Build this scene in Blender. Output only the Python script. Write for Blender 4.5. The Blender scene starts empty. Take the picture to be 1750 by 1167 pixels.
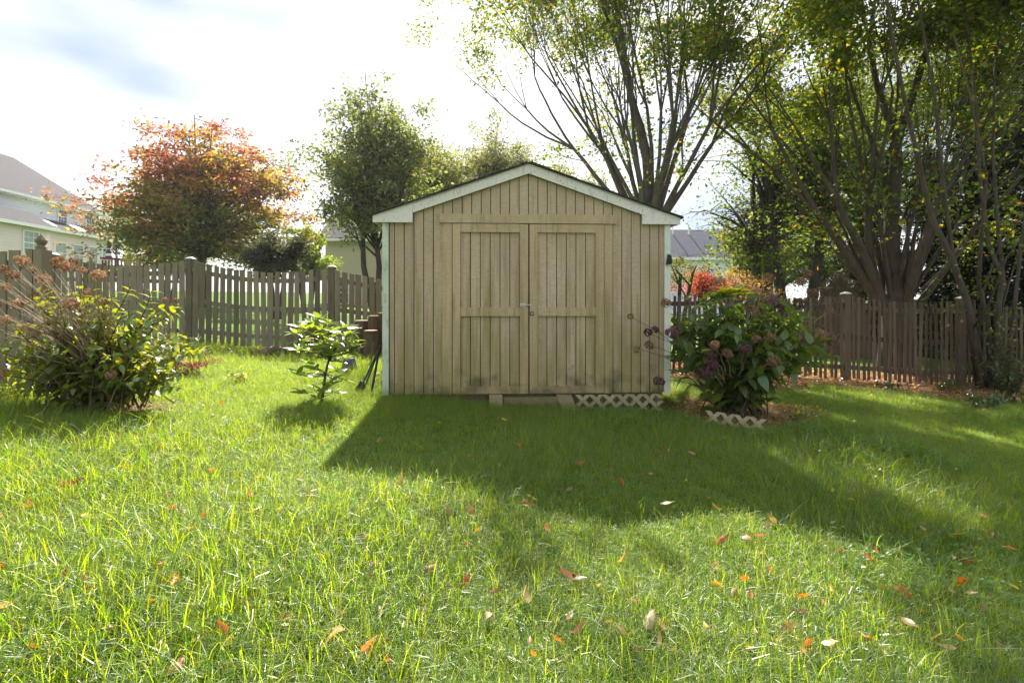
import bpy, bmesh, math, random
import numpy as np
from mathutils import Vector, Matrix, Euler
R = math.radians
random.seed(11)
rng = np.random.default_rng(11)
scene = bpy.context.scene
C = scene.collection

# ------------------------------------------------------------------ camera
CAMH, FPX, PX0, PYH = 1.2, 875.0, 875.0, 505.0       # photo pixels: focal length, principal column, horizon row
cam_d = bpy.data.cameras.new('camera'); cam = bpy.data.objects.new('camera', cam_d); C.objects.link(cam)
cam.location = (0, 0, CAMH); cam.rotation_euler = (R(90), 0, 0)
cam_d.sensor_width = 36; cam_d.lens = 36 * FPX / 1750
cam_d.shift_y = (PYH - 583.5) / 1750
cam_d.clip_start = 0.05; cam_d.clip_end = 2000
scene.camera = cam

# ------------------------------------------------------------------ sun and sky
SUN_EL, SUN_AZ = R(44), R(-6.5)                       # azimuth from +Y, positive towards +X
SUN = Vector((math.sin(SUN_AZ) * math.cos(SUN_EL), math.cos(SUN_AZ) * math.cos(SUN_EL), math.sin(SUN_EL)))
sl = bpy.data.lights.new('sun', 'SUN'); sl.energy = 5.0; sl.angle = R(0.55); sl.color = (1.0, 0.93, 0.82)
so = bpy.data.objects.new('sun', sl); C.objects.link(so)
so.rotation_euler = (-SUN).to_track_quat('-Z', 'Y').to_euler(); so.location = (0, 0, 30)

world = bpy.data.worlds.new('World'); scene.world = world; world.use_nodes = True
wt = world.node_tree; wt.nodes.clear()
def wn(t): return wt.nodes.new(t)
wo = wn('ShaderNodeOutputWorld'); bg = wn('ShaderNodeBackground'); bg.inputs['Strength'].default_value = 0.12
sky = wn('ShaderNodeTexSky'); sky.sky_type = 'NISHITA'; sky.sun_disc = False
sky.sun_elevation = SUN_EL; sky.sun_rotation = SUN_AZ; sky.air_density = 1.0; sky.dust_density = 2.5
tc = wn('ShaderNodeTexCoord'); mp = wn('ShaderNodeMapping'); mp.inputs['Scale'].default_value = (1.0, 1.3, 3.2)
mp.inputs['Rotation'].default_value = (0, R(18), R(25)); mp.inputs['Location'].default_value = (0.93, 4.96, 4.30)
nz = wn('ShaderNodeTexNoise'); nz.inputs['Scale'].default_value = 1.7; nz.inputs['Detail'].default_value = 3.5; nz.inputs['Roughness'].default_value = 0.5
cr = wn('ShaderNodeValToRGB'); cr.color_ramp.elements[0].position = 0.37; cr.color_ramp.elements[0].color = (1.3, 1.65, 2.3, 1)
cr.color_ramp.elements[1].position = 0.56; cr.color_ramp.elements[1].color = (3.45, 3.5, 3.6, 1)
mx = wn('ShaderNodeMix'); mx.data_type = 'RGBA'; mx.inputs['Factor'].default_value = 0.9
wt.links.new(tc.outputs['Generated'], mp.inputs['Vector']); wt.links.new(mp.outputs[0], nz.inputs['Vector'])
wt.links.new(nz.outputs['Fac'], cr.inputs['Fac'])
wt.links.new(sky.outputs[0], mx.inputs[6]); wt.links.new(cr.outputs[0], mx.inputs[7])
wt.links.new(mx.outputs[2], bg.inputs['Color']); wt.links.new(bg.outputs[0], wo.inputs['Surface'])

scene.view_settings.view_transform = 'Standard'; scene.view_settings.look = 'None'
scene.view_settings.exposure = 1.55; scene.view_settings.gamma = 1
scene.render.engine = 'CYCLES'
scene.cycles.use_denoising = True
scene.cycles.use_adaptive_sampling = True; scene.cycles.adaptive_threshold = 0.015
scene.cycles.max_bounces = 8; scene.cycles.transparent_max_bounces = 8
scene.cycles.diffuse_bounces = 4; scene.cycles.transmission_bounces = 4; scene.cycles.glossy_bounces = 2
scene.cycles.caustics_reflective = False; scene.cycles.caustics_refractive = False
scene.cycles.sample_clamp_indirect = 6

# ------------------------------------------------------------------ helpers
def gz(x, y):
    """ground height: the yard falls to the right"""
    z = -0.055 * 40 * math.tanh(x / 40)
    z += 0.014 * math.sin(1.7 * x + 0.6 * y) + 0.011 * math.sin(2.3 * y - 1.1 * x + 1) + 0.008 * math.sin(4.1 * x + 3.3 * y)
    return z
def at(px, py, d): return Vector(((px - PX0) / FPX * d, d, CAMH - (py - PYH) / FPX * d))
def on_ground(px, py):
    d = 6.0
    for _ in range(30):
        x = (px - PX0) / FPX * d
        d = max(1.0, min(60, (CAMH - gz(x, d)) * FPX / max(1, py - PYH)))
    return Vector(((px - PX0) / FPX * d, d, gz((px - PX0) / FPX * d, d)))

W = {}                                                # world location of each object used as a parent
def tag(o, label=None, cat=None, group=None, kind=None):
    if label: o['label'] = label
    if cat: o['category'] = cat
    if group: o['group'] = group
    if kind: o['kind'] = kind
    return o
def thing(name, loc, label, cat, group=None):
    o = bpy.data.objects.new(name, None); C.objects.link(o); o.location = loc; o.empty_display_size = 0.2
    W[o.name] = Vector(loc)
    return tag(o, label, cat, group)
def link(o, parent=None):
    C.objects.link(o)
    if parent is not None:
        o.parent = parent
    return o
def wloc(parent): return W.get(parent.name, Vector((0, 0, 0))) if parent is not None else Vector((0, 0, 0))
def mobj(name, verts, faces, mat, parent=None, origin=None, smooth=False):
    """one mesh object from world-space vertices; the parent keeps only a translation"""
    pw = wloc(parent); org = Vector(origin) if origin is not None else pw
    me = bpy.data.meshes.new(name)
    me.from_pydata([(v[0] - org[0], v[1] - org[1], v[2] - org[2]) for v in verts], [], faces)
    me.materials.append(mat)
    if smooth:
        me.polygons.foreach_set('use_smooth', [True] * len(me.polygons))
    me.update()
    o = bpy.data.objects.new(name, me); link(o, parent); o.location = org - pw
    W[o.name] = org
    return o
class MB:
    def __init__(s): s.v = []; s.f = []
    def add(s, vs, fs):
        n = len(s.v); s.v += [tuple(v) for v in vs]; s.f += [tuple(i + n for i in f) for f in fs]; return s
    def hexa(s, p):                                   # eight corners, bottom ring then top ring
        return s.add(p, [(3, 2, 1, 0), (4, 5, 6, 7), (0, 1, 5, 4), (1, 2, 6, 5), (2, 3, 7, 6), (3, 0, 4, 7)])
    def box(s, x0, x1, y0, y1, z0, z1, T=None):
        p = [(x0, y0, z0), (x1, y0, z0), (x1, y1, z0), (x0, y1, z0), (x0, y0, z1), (x1, y0, z1), (x1, y1, z1), (x0, y1, z1)]
        return s.hexa([T(*q) for q in p] if T else p)
    def prism(s, poly, y0, y1, T=None):               # polygon in x,z extruded along y
        n = len(poly); p = [(x, y0, z) for x, z in poly] + [(x, y1, z) for x, z in poly]
        p = [T(*q) for q in p] if T else p
        return s.add(p, [tuple(range(n)), tuple(range(2 * n - 1, n - 1, -1))] + [(i, i + n, (i + 1) % n + n, (i + 1) % n) for i in range(n)])
    def tube(s, pts, rad, sides=8, cap=True):
        pts = [Vector(p) for p in pts]; n = len(pts)
        if not hasattr(rad, '__len__'): rad = [rad] * n
        t = (pts[1] - pts[0]).normalized(); u = t.orthogonal().normalized(); rings = []
        for i in range(n):
            t2 = (pts[min(i + 1, n - 1)] - pts[max(i - 1, 0)]).normalized()
            u = (u - t2 * u.dot(t2)).normalized(); w = t2.cross(u)
            rings.append([pts[i] + (u * math.cos(a) + w * math.sin(a)) * rad[i] for a in [2 * math.pi * k / sides for k in range(sides)]])
        vs = [v for r in rings for v in r]; fs = []
        for i in range(n - 1):
            for k in range(sides):
                fs.append((i * sides + k, i * sides + (k + 1) % sides, (i + 1) * sides + (k + 1) % sides, (i + 1) * sides + k))
        if cap: fs += [tuple(range(sides - 1, -1, -1)), tuple(range((n - 1) * sides, n * sides))]
        return s.add(vs, fs)
    def build(s, name, mat, parent=None, origin=None, smooth=False): return mobj(name, s.v, s.f, mat, parent, origin, smooth)

# ------------------------------------------------------------------ materials
def mat(name):
    m = bpy.data.materials.new(name); m.use_nodes = True; m.node_tree.nodes.clear()
    nt = m.node_tree; o = nt.nodes.new('ShaderNodeOutputMaterial')
    return m, nt, o
def N(nt, t, **kw):
    n = nt.nodes.new(t)
    for k, v in kw.items():
        if k in n.inputs: n.inputs[k].default_value = v
        else: setattr(n, k, v)
    return n
def mixc(nt, fac, a, b, blend='MIX'):
    m = nt.nodes.new('ShaderNodeMix'); m.data_type = 'RGBA'; m.blend_type = blend
    for sock, v in ((m.inputs[0], fac), (m.inputs[6], a), (m.inputs[7], b)):
        if isinstance(v, (int, float)): sock.default_value = v
        elif isinstance(v, tuple): sock.default_value = v if len(v) == 4 else v + (1,)
        else: nt.links.new(v, sock)
    return m.outputs[2]
def ramp(nt, src, stops):
    r = nt.nodes.new('ShaderNodeValToRGB'); e = r.color_ramp.elements
    e[0].position, e[0].color = stops[0][0], tuple(stops[0][1]) + (1,)
    e[1].position, e[1].color = stops[-1][0], tuple(stops[-1][1]) + (1,)
    for p, c in stops[1:-1]:
        q = e.new(p); q.color = tuple(c) + (1,)
    nt.links.new(src, r.inputs[0]); return r.outputs[0]
def noise(nt, scale, detail=3, stretch=None, rough=0.55, coord='Object', rot=None):
    tcn = nt.nodes.new('ShaderNodeTexCoord'); n = N(nt, 'ShaderNodeTexNoise', Scale=scale, Detail=detail, Roughness=rough)
    src = tcn.outputs[coord]
    if coord == 'World':
        pass
    if stretch:
        mpn = nt.nodes.new('ShaderNodeMapping'); mpn.inputs['Scale'].default_value = stretch
        if rot: mpn.inputs['Rotation'].default_value = rot
        nt.links.new(src, mpn.inputs[0]); src = mpn.outputs[0]
    nt.links.new(src, n.inputs['Vector']); return n.outputs['Fac']
def wnoise(nt, scale, detail=3, stretch=(1, 1, 1), rough=0.55):
    g = nt.nodes.new('ShaderNodeNewGeometry'); n = N(nt, 'ShaderNodeTexNoise', Scale=scale, Detail=detail, Roughness=rough)
    mpn = nt.nodes.new('ShaderNodeMapping'); mpn.inputs['Scale'].default_value = stretch
    nt.links.new(g.outputs['Position'], mpn.inputs[0]); nt.links.new(mpn.outputs[0], n.inputs['Vector']); return n.outputs['Fac']
def bump(nt, h, strength, dist=0.01):
    b = N(nt, 'ShaderNodeBump', Strength=strength, Distance=dist); nt.links.new(h, b.inputs['Height']); return b.outputs[0]
def principled(nt, o, col, rough=0.7, nrm=None, spec=0.3, metal=0.0):
    p = N(nt, 'ShaderNodeBsdfPrincipled', Roughness=rough, Metallic=metal)
    p.inputs['Specular IOR Level'].default_value = spec
    if isinstance(col, tuple): p.inputs['Base Color'].default_value = col + (1,)
    else: nt.links.new(col, p.inputs['Base Color'])
    if nrm is not None: nt.links.new(nrm, p.inputs['Normal'])
    nt.links.new(p.outputs[0], o.inputs['Surface']); return p
def objrand(nt): return nt.nodes.new('ShaderNodeObjectInfo').outputs['Random']
def simple(name, col, rough=0.6, var=0.25, scale=9, bmp=0.15, spec=0.3, metal=0.0, stretch=(1, 1, 1)):
    m, nt, o = mat(name); f = wnoise(nt, scale, 4, stretch)
    c = ramp(nt, f, [(0.25, tuple(x * (1 - var) for x in col)), (0.75, tuple(min(1, x * (1 + var)) for x in col))])
    principled(nt, o, c, rough, bump(nt, f, bmp), spec, metal); return m
def leafmat(name, base=None, trans=None, tmix=0.5, gloss=0.06, grough=0.4, hue=0.0, attr=True, tboost=(1.5, 1.25, 0.5), vmin=0.7, vmax=1.3):
    """leaf: diffuse front, yellow-green light coming through, thin waxy reflection"""
    m, nt, o = mat(name)
    if attr:
        a = nt.nodes.new('ShaderNodeAttribute'); a.attribute_name = 'col'; c = a.outputs['Color']
    else:
        c = ramp(nt, objrand(nt), [(0.0, tuple(x * vmin for x in base)), (1.0, tuple(x * vmax for x in base))])
        if hue:
            h2 = nt.nodes.new('ShaderNodeMath'); h2.operation = 'FRACT'; h1 = nt.nodes.new('ShaderNodeMath'); h1.operation = 'MULTIPLY'
            h1.inputs[1].default_value = 7.13; nt.links.new(objrand(nt), h1.inputs[0]); nt.links.new(h1.outputs[0], h2.inputs[0])
            h3 = nt.nodes.new('ShaderNodeMath'); h3.operation = 'MULTIPLY'; h3.inputs[1].default_value = hue; nt.links.new(h2.outputs[0], h3.inputs[0])
            c = mixc(nt, h3.outputs[0], c, (base[0] * 3.2, base[1] * 1.7, base[2] * 0.8))
    d = N(nt, 'ShaderNodeBsdfDiffuse'); nt.links.new(c, d.inputs[0])
    t = N(nt, 'ShaderNodeBsdfTranslucent')
    nt.links.new(mixc(nt, 1.0, c, tboost, 'MULTIPLY'), t.inputs[0])
    ms = N(nt, 'ShaderNodeMixShader', Fac=tmix); nt.links.new(d.outputs[0], ms.inputs[1]); nt.links.new(t.outputs[0], ms.inputs[2])
    g = N(nt, 'ShaderNodeBsdfGlossy', Roughness=grough); g.inputs[0].default_value = (1, 1, 1, 1)
    m2 = N(nt, 'ShaderNodeMixShader', Fac=gloss); nt.links.new(ms.outputs[0], m2.inputs[1]); nt.links.new(g.outputs[0], m2.inputs[2])
    nt.links.new(m2.outputs[0], o.inputs['Surface']); return m

def bark(name, c1, c2, scale=14):
    m, nt, o = mat(name); f = wnoise(nt, scale, 5, (1, 1, 0.25)); g = wnoise(nt, 2.2, 3)
    c = mixc(nt, ramp(nt, g, [(0.4, (0, 0, 0)), (0.65, (1, 1, 1))]), ramp(nt, f, [(0.3, c1), (0.7, c2)]), tuple(x * 0.6 + 0.03 for x in c2))
    principled(nt, o, c, 0.85, bump(nt, f, 0.5, 0.02), 0.2); return m

M = {}
# weathered tan siding with green algae low down and in streaks
def shed_paint(name, tan, tan2, algae=1.0):
    m, nt, o = mat(name)
    gr = wnoise(nt, 60, 4, (0.35, 0.35, 1.0)); big = wnoise(nt, 1.6, 4, (1.3, 1, 0.7)); streak = wnoise(nt, 9, 3, (1.6, 1, 0.12)); sp = wnoise(nt, 120, 2)
    c = ramp(nt, big, [(0.3, tan), (0.72, tan2)])
    rnd = objrand(nt); c = mixc(nt, 0.12, c, ramp(nt, rnd, [(0, (0.2, 0.15, 0.09)), (1, (0.62, 0.5, 0.36))]))
    g = nt.nodes.new('ShaderNodeNewGeometry'); sx = nt.nodes.new('ShaderNodeSeparateXYZ'); nt.links.new(g.outputs['Position'], sx.inputs[0])
    low = N(nt, 'ShaderNodeMapRange'); low.inputs[1].default_value = 2.2; low.inputs[2].default_value = 0.2; low.inputs[3].default_value = -0.22; low.inputs[4].default_value = 0.2
    nt.links.new(sx.outputs[2], low.inputs[0])
    ad = nt.nodes.new('ShaderNodeMath'); ad.operation = 'ADD'; nt.links.new(low.outputs[0], ad.inputs[0]); nt.links.new(streak, ad.inputs[1])
    am = ramp(nt, ad.outputs[0], [(0.42, (0, 0, 0)), (0.72, (0.75 * algae,) * 3)])
    c = mixc(nt, am, c, (0.27, 0.25, 0.075))
    c = mixc(nt, ramp(nt, gr, [(0.3, (0.0,) * 3), (0.7, (0.35,) * 3)]), c, tuple(x * 0.55 for x in tan))
    c = mixc(nt, ramp(nt, sp, [(0.66, (0,) * 3), (0.74, (0.5,) * 3)]), c, (0.12, 0.09, 0.05))
    rs_ = wnoise(nt, 22, 4, (1.0, 1, 0.05)); c = mixc(nt, ramp(nt, rs_, [(0.55, (0,) * 3), (0.75, (0.55,) * 3)]), c, tuple(x * 0.42 for x in tan))
    mo = wnoise(nt, 5, 5); lo2 = N(nt, 'ShaderNodeMapRange'); lo2.inputs[1].default_value = 0.62; lo2.inputs[2].default_value = 0.12; lo2.inputs[3].default_value = -0.3; lo2.inputs[4].default_value = 0.12
    nt.links.new(sx.outputs[2], lo2.inputs[0]); a2 = nt.nodes.new('ShaderNodeMath'); a2.operation = 'ADD'; nt.links.new(lo2.outputs[0], a2.inputs[0]); nt.links.new(mo, a2.inputs[1])
    c = mixc(nt, ramp(nt, a2.outputs[0], [(0.44, (0,) * 3), (0.68, (0.7,) * 3)]), c, (0.09, 0.075, 0.04))
    principled(nt, o, c, 0.85, bump(nt, gr, 0.55, 0.006), 0.15); return m
M['siding'] = shed_paint('tan_siding', (0.5, 0.375, 0.24), (0.64, 0.495, 0.335))
M['shedtrim'] = shed_paint('tan_trim', (0.51, 0.37, 0.215), (0.64, 0.485, 0.295), 0.9)
M['backing'] = simple('dark_gap', (0.06, 0.045, 0.035), 0.9)
def white_paint(name, c1, c2, dirt):
    m, nt, o = mat(name); f = wnoise(nt, 3, 5); s = wnoise(nt, 26, 4, (1, 1, 0.3)); sp = wnoise(nt, 70, 3)
    c = ramp(nt, f, [(0.3, c1), (0.7, c2)])
    c = mixc(nt, ramp(nt, s, [(0.56, (0,) * 3), (0.72, (0.7,) * 3)]), c, dirt)
    c = mixc(nt, ramp(nt, sp, [(0.62, (0,) * 3), (0.67, (0.8,) * 3)]), c, (0.2, 0.16, 0.1))
    principled(nt, o, c, 0.6, bump(nt, s, 0.2, 0.004), 0.3); return m
M['fascia'] = white_paint('fascia_paint', (0.76, 0.71, 0.62), (0.82, 0.77, 0.69), (0.5, 0.49, 0.37))
M['corner'] = white_paint('corner_paint', (0.5, 0.58, 0.42), (0.68, 0.72, 0.58), (0.3, 0.38, 0.2))
M['corner2'] = white_paint('corner_paint_clean', (0.66, 0.68, 0.58), (0.76, 0.77, 0.68), (0.5, 0.5, 0.4))
M['shingle'] = simple('dark_shingle', (0.06, 0.06, 0.058), 0.9, 0.4, 40, 0.5)
def wood(name, c1, c2, moss=(0.2, 0.19, 0.08), mfac=0.5):
    m, nt, o = mat(name); f = wnoise(nt, 30, 5, (1, 1, 0.08)); b = wnoise(nt, 2.5, 3); r = objrand(nt)
    c = ramp(nt, f, [(0.28, c1), (0.72, c2)])
    c = mixc(nt, 0.55, c, ramp(nt, r, [(0, tuple(x * 0.6 for x in c1)), (0.5, c2), (1, tuple(min(1, x * 1.45) for x in c2))]))
    c = mixc(nt, ramp(nt, b, [(0.45, (0,) * 3), (0.7, (mfac,) * 3)]), c, moss)
    principled(nt, o, c, 0.85, bump(nt, f, 0.4, 0.006), 0.2); return m
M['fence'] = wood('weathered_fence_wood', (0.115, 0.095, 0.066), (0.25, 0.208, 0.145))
M['fence_shaded'] = wood('shaded_fence_wood', (0.06, 0.045, 0.03), (0.14, 0.105, 0.07), (0.13, 0.075, 0.04))  # darker copy of the fence wood, tree shade put into its colour
M['timber'] = wood('pale_timber', (0.17, 0.13, 0.07), (0.29, 0.225, 0.13))
M['lattice'] = white_paint('lattice_wood', (0.34, 0.285, 0.17), (0.45, 0.39, 0.255), (0.22, 0.2, 0.1))
M['metal'] = simple('galvanised_metal', (0.5, 0.5, 0.5), 0.4, 0.2, 40, 0.1, 0.5, 0.8)
M['rust'] = simple('rusty_metal', (0.16, 0.075, 0.035), 0.7, 0.4, 60, 0.3)
M['black'] = simple('black_metal', (0.02, 0.02, 0.02), 0.5, 0.2, 30, 0.1)
M['bark_zel'] = bark('grey_smooth_bark', (0.06, 0.05, 0.043), (0.16, 0.13, 0.11), 16)
M['bark_zel2'] = bark('brown_smooth_bark', (0.04, 0.03, 0.022), (0.115, 0.085, 0.056), 16)
M['bark_dark'] = bark('dark_bark', (0.035, 0.028, 0.022), (0.09, 0.072, 0.055))
M['bark_log'] = bark('log_bark', (0.07, 0.045, 0.03), (0.18, 0.12, 0.075), 30)
M['cutwood'] = simple('cut_log_face', (0.36, 0.25, 0.14), 0.8, 0.35, 25, 0.2)
M['stem'] = simple('grey_tan_stem', (0.24, 0.18, 0.125), 0.8, 0.35, 50, 0.3)
M['twig'] = simple('dry_tan_twig', (0.36, 0.27, 0.19), 0.8, 0.35, 50, 0.3)
M['stem_dark'] = simple('brown_stem', (0.08, 0.055, 0.04), 0.8, 0.35, 50, 0.3)
M['leaf_tree'] = leafmat('tree_leaf', tmix=0.55, gloss=0.03, grough=0.45, tboost=(2.0, 1.8, 0.6))
M['leaf_far'] = leafmat('far_leaf', tmix=0.55, gloss=0.02, grough=0.5, tboost=(2.0, 1.85, 1.0))
M['needle'] = leafmat('needle_leaf', tmix=0.25, gloss=0.02)
M['hyd_leaf'] = leafmat('hydrangea_leaf', (0.065, 0.145, 0.032), attr=False, tmix=0.5, gloss=0.05, grough=0.38, hue=0.35, tboost=(2.2, 2.0, 0.6), vmin=0.65, vmax=1.25)
M['hyd_leaf_lit'] = leafmat('hydrangea_leaf_sunlit', (0.12, 0.2, 0.03), attr=False, tmix=0.55, gloss=0.05, grough=0.38, hue=0.55, tboost=(2.4, 2.0, 0.5))  # sunlit look put into a lighter, yellower leaf colour
M['rho_leaf'] = leafmat('rhododendron_leaf', (0.11, 0.2, 0.035), attr=False, tmix=0.5, gloss=0.09, grough=0.3, hue=0.35, tboost=(2.4, 2.1, 0.6))
M['ivy_leaf'] = leafmat('low_shrub_leaf', (0.045, 0.09, 0.022), attr=False, tmix=0.45, gloss=0.06, grough=0.35, hue=0.3, tboost=(2.0, 1.8, 0.5))
M['attr_leaf'] = leafmat('small_leaf', tmix=0.5, gloss=0.04, tboost=(1.8, 1.5, 0.6))
M['dry_flower'] = leafmat('dry_flower', (0.3, 0.18, 0.11), attr=False, tmix=0.35, gloss=0.01, tboost=(1.3, 1.2, 1.0), vmin=0.7, vmax=1.25)
M['purple_flower'] = leafmat('faded_purple_flower', (0.14, 0.065, 0.08), attr=False, tmix=0.35, gloss=0.01, tboost=(1.5, 1.1, 1.1), vmin=0.6, vmax=1.5)
M['grass'] = leafmat('grass_blade', tmix=0.62, gloss=0.045, grough=0.42, tboost=(2.95, 2.4, 0.3))
for nm, c in dict(orange=(0.52, 0.17, 0.02), yellow=(0.6, 0.36, 0.03), tan=(0.38, 0.24, 0.11), brown=(0.2, 0.08, 0.03), pale=(0.5, 0.39, 0.23), red=(0.42, 0.06, 0.02)).items():
    M['fall_' + nm] = leafmat('fallen_leaf_' + nm, c, attr=False, tmix=0.4, gloss=0.04, tboost=(1.3, 1.1, 0.7), vmin=0.75, vmax=1.2)

# ------------------------------------------------------------------ ground sheet
def sstep(a, b, x):
    t = max(0.0, min(1.0, (x - a) / (b - a))); return t * t * (3 - 2 * t)
def soil_mask(x, y):
    """bare, leaf-strewn earth: under the right bush, along the right fence, a little by the log pile"""
    m = 0.0
    w = 0.25 * math.sin(2.1 * x) + 0.15 * math.sin(5.3 * x + 2 * y)
    if x > 1.8: m = max(m, sstep(7.6, 8.3, y + w) * (1 - sstep(10.2, 11.5, y)) * sstep(1.8, 2.6, x))
    m = max(m, 1 - sstep(0.45, 0.95, math.hypot((x - 2.5) / 1.25, (y - 5.75) / 0.8) + w * 0.4))
    m = max(m, 0.9 * (1 - sstep(0.4, 1.0, math.hypot((x - 3.1) / 1.2, (y - 6.3) / 0.75) + w * 0.4)))
    m = max(m, 0.7 * sstep(7.7, 8.3, y + w) * (1 - sstep(9.3, 10.0, y)) * sstep(-4.9, -4.3, x) * (1 - sstep(-1.2, -0.8, x)))
    m = max(m, 0.8 * (1 - sstep(0.4, 1.0, math.hypot((x + 3.5) / 0.75, (y - 4.65) / 0.5))))
    return m
gx = sorted(set([-420, -260, -160, -100, -70, -50, -38, -30, -24, -20, -17, -14, -12] + [round(-10.5 + 0.125 * i, 3) for i in range(177)] + [13, 15, 18, 22, 27, 33, 42, 55, 80, 120, 200, 300, 420]))
gy = sorted(set([-60, -30, -15, -6, -2, 0] + [round(0.5 + 0.125 * i, 3) for i in range(93)] + [12.5, 13.5, 15, 17, 20, 24, 29, 35, 43, 55, 75, 110, 170, 280, 450, 700]))
gv = [(x, y, gz(x, y)) for y in gy for x in gx]; nx = len(gx)
gf = [(j * nx + i, j * nx + i + 1, (j + 1) * nx + i + 1, (j + 1) * nx + i) for j in range(len(gy) - 1) for i in range(nx - 1)]
m, nt, o = mat('yard_soil_and_turf')
n1 = wnoise(nt, 0.7, 4); n2 = wnoise(nt, 9, 5); n3 = wnoise(nt, 40, 4)
turf = ramp(nt, n2, [(0.3, (0.05, 0.08, 0.014)), (0.6, (0.09, 0.15, 0.02)), (0.8, (0.14, 0.16, 0.035))])
far = ramp(nt, n1, [(0.3, (0.075, 0.15, 0.02)), (0.7, (0.12, 0.21, 0.03))])
soil = ramp(nt, n3, [(0.25, (0.07, 0.04, 0.025)), (0.5, (0.17, 0.095, 0.055)), (0.72, (0.3, 0.18, 0.1))])
a = nt.nodes.new('ShaderNodeAttribute'); a.attribute_name = 'soil'; b = nt.nodes.new('ShaderNodeAttribute'); b.attribute_name = 'beyond'
c = mixc(nt, a.outputs['Fac'], mixc(nt, b.outputs['Fac'], turf, far), soil)
principled(nt, o, c, 0.95, bump(nt, n3, 0.6, 0.03), 0.1)
ground = mobj('ground', gv, gf, m, smooth=True); tag(ground, 'uneven yard ground falling away to the side of the shed', 'ground', kind='structure')
sa = ground.data.attributes.new('soil', 'FLOAT', 'POINT'); sa.data.foreach_set('value', [soil_mask(x, y) for x, y, z in gv])
sa = ground.data.attributes.new('beyond', 'FLOAT', 'POINT'); sa.data.foreach_set('value', [sstep(9.3, 10.5, y) if x < 9 else 0.0 for x, y, z in gv])

# ------------------------------------------------------------------ grass (uncountable)
def tuft_mesh(name, n, rad, lmin, lmax, wid, lean, straw, seed):
    r = np.random.default_rng(seed); V = []; F = []; K = []
    for i in range(n):
        a = r.uniform(0, 2 * math.pi); q = rad * math.sqrt(r.uniform()); x, y = q * math.cos(a), q * math.sin(a)
        az = a + r.normal(0, 0.9); L = r.uniform(lmin, lmax) * (1.0 if r.uniform() > 0.1 else 1.35)
        th = abs(r.normal(0, lean)) * 0.5; bend = abs(r.normal(lean * 1.9, lean)); w = wid * r.uniform(0.6, 1.25)
        sx, sy = -math.sin(az), math.cos(az); z = -0.01; seg = 5; b0 = len(V)
        tw = r.normal(0, 0.6)
        hue = r.uniform()
        col = (0.11 + 0.08 * hue, 0.195 + 0.08 * hue, 0.012 + 0.010 * r.uniform())
        if r.uniform() < straw * 0.7: col = (0.17, 0.185, 0.10)
        elif r.uniform() < 0.2: col = (0.05, 0.155, 0.02)
        for k in range(seg + 1):
            t = k / seg; ww = w * (1 - t ** 1.6) * 0.5; cs, sn = math.cos(tw * t), math.sin(tw * t)
            ox, oy = sx * cs * ww, sy * cs * ww
            if k < seg:
                V += [(x - ox, y - oy, z - sn * ww), (x + ox, y + oy, z + sn * ww)]; K += [col, col]
            else:
                V.append((x, y, z)); K.append(col)
            dl = L / seg; x += math.sin(th) * math.cos(az) * dl; y += math.sin(th) * math.sin(az) * dl; z += math.cos(th) * dl
            th = min(th + bend / seg, 2.0)
            z = max(z, 0.004)
        for k in range(seg - 1): F.append((b0 + 2 * k, b0 + 2 * k + 1, b0 + 2 * k + 3, b0 + 2 * k + 2))
        F.append((b0 + 2 * seg - 2, b0 + 2 * seg - 1, b0 + 2 * seg))
    me = bpy.data.meshes.new(name); me.from_pydata(V, [], F); me.materials.append(M['grass'])
    ca = me.color_attributes.new('col', 'FLOAT_COLOR', 'POINT')
    ca.data.foreach_set('color', np.array([k + (1,) for k in K], dtype=np.float32).ravel())
    return bpy.data.objects.new(name, me)
tufts = bpy.data.collections.new('grass_tufts'); fine = bpy.data.collections.new('fine_tufts')
for i in range(7): tufts.objects.link(tuft_mesh('grass_tuft', 40, 0.09, 0.05, 0.145, 0.0036, 1.05, 0.08, 100 + i))
for i in range(2): tufts.objects.link(tuft_mesh('long_grass_tuft', 20, 0.07, 0.12, 0.24, 0.0042, 1.2, 0.1, 150 + i))
for i in range(4): fine.objects.link(tuft_mesh('fine_grass_tuft', 46, 0.1, 0.12, 0.28, 0.0027, 0.85, 0.14, 200 + i))

thatch = bpy.data.collections.new('thatch_tufts')
for i in range(4): thatch.objects.link(tuft_mesh('thatch_tuft', 26, 0.1, 0.04, 0.13, 0.0042, 1.6, 0.35, 300 + i))
def visible_xy(x, y, m=0.25): return y > 1.05 and abs(x) < (y + 0.3) * 1.02 + m
def in_shed(x, y): return -1.40 < x < 1.78 and 5.5 + 0.052 * (x - 0.17) < y < 8.6
def lawn_density(x, y):
    if not visible_xy(x, y) or in_shed(x, y) or y > 9.9: return 0.0
    d = 360 * (1.2 - 0.085 * y)
    d *= 1 - 0.93 * sstep(0.15, 0.75, soil_mask(x, y) + 0.12 * math.sin(9 * x + 3 * y))
    if y > 9.15: d *= 0.4
    return max(0, d)
def fine_density(x, y):
    if not visible_xy(x, y) or in_shed(x, y) or y > 8.6: return 0.0
    p = 0.5 + 0.5 * math.sin(1.3 * x + 0.8 * y + 0.7) * math.sin(1.1 * y - 0.5 * x)
    d = 14 + 60 * p
    d += 120 * (1 - sstep(0.2, 0.75, abs(y - 5.2))) * sstep(-1.5, -1.2, x) * (1 - sstep(1.5, 2.0, x))
    d += 95 * sstep(4.2, 5.0, y) * (1 - sstep(-1.6, -1.2, x)) * sstep(-3.2, -2.4, x) * (1 - sstep(7.5, 8.2, y))
    d *= 1 - 0.8 * sstep(0.5, 0.75, x) * (1 - sstep(1.6, 1.8, x)) * sstep(5.0, 5.2, y)
    return d * (1 - sstep(0.1, 0.5, soil_mask(x, y)))
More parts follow.
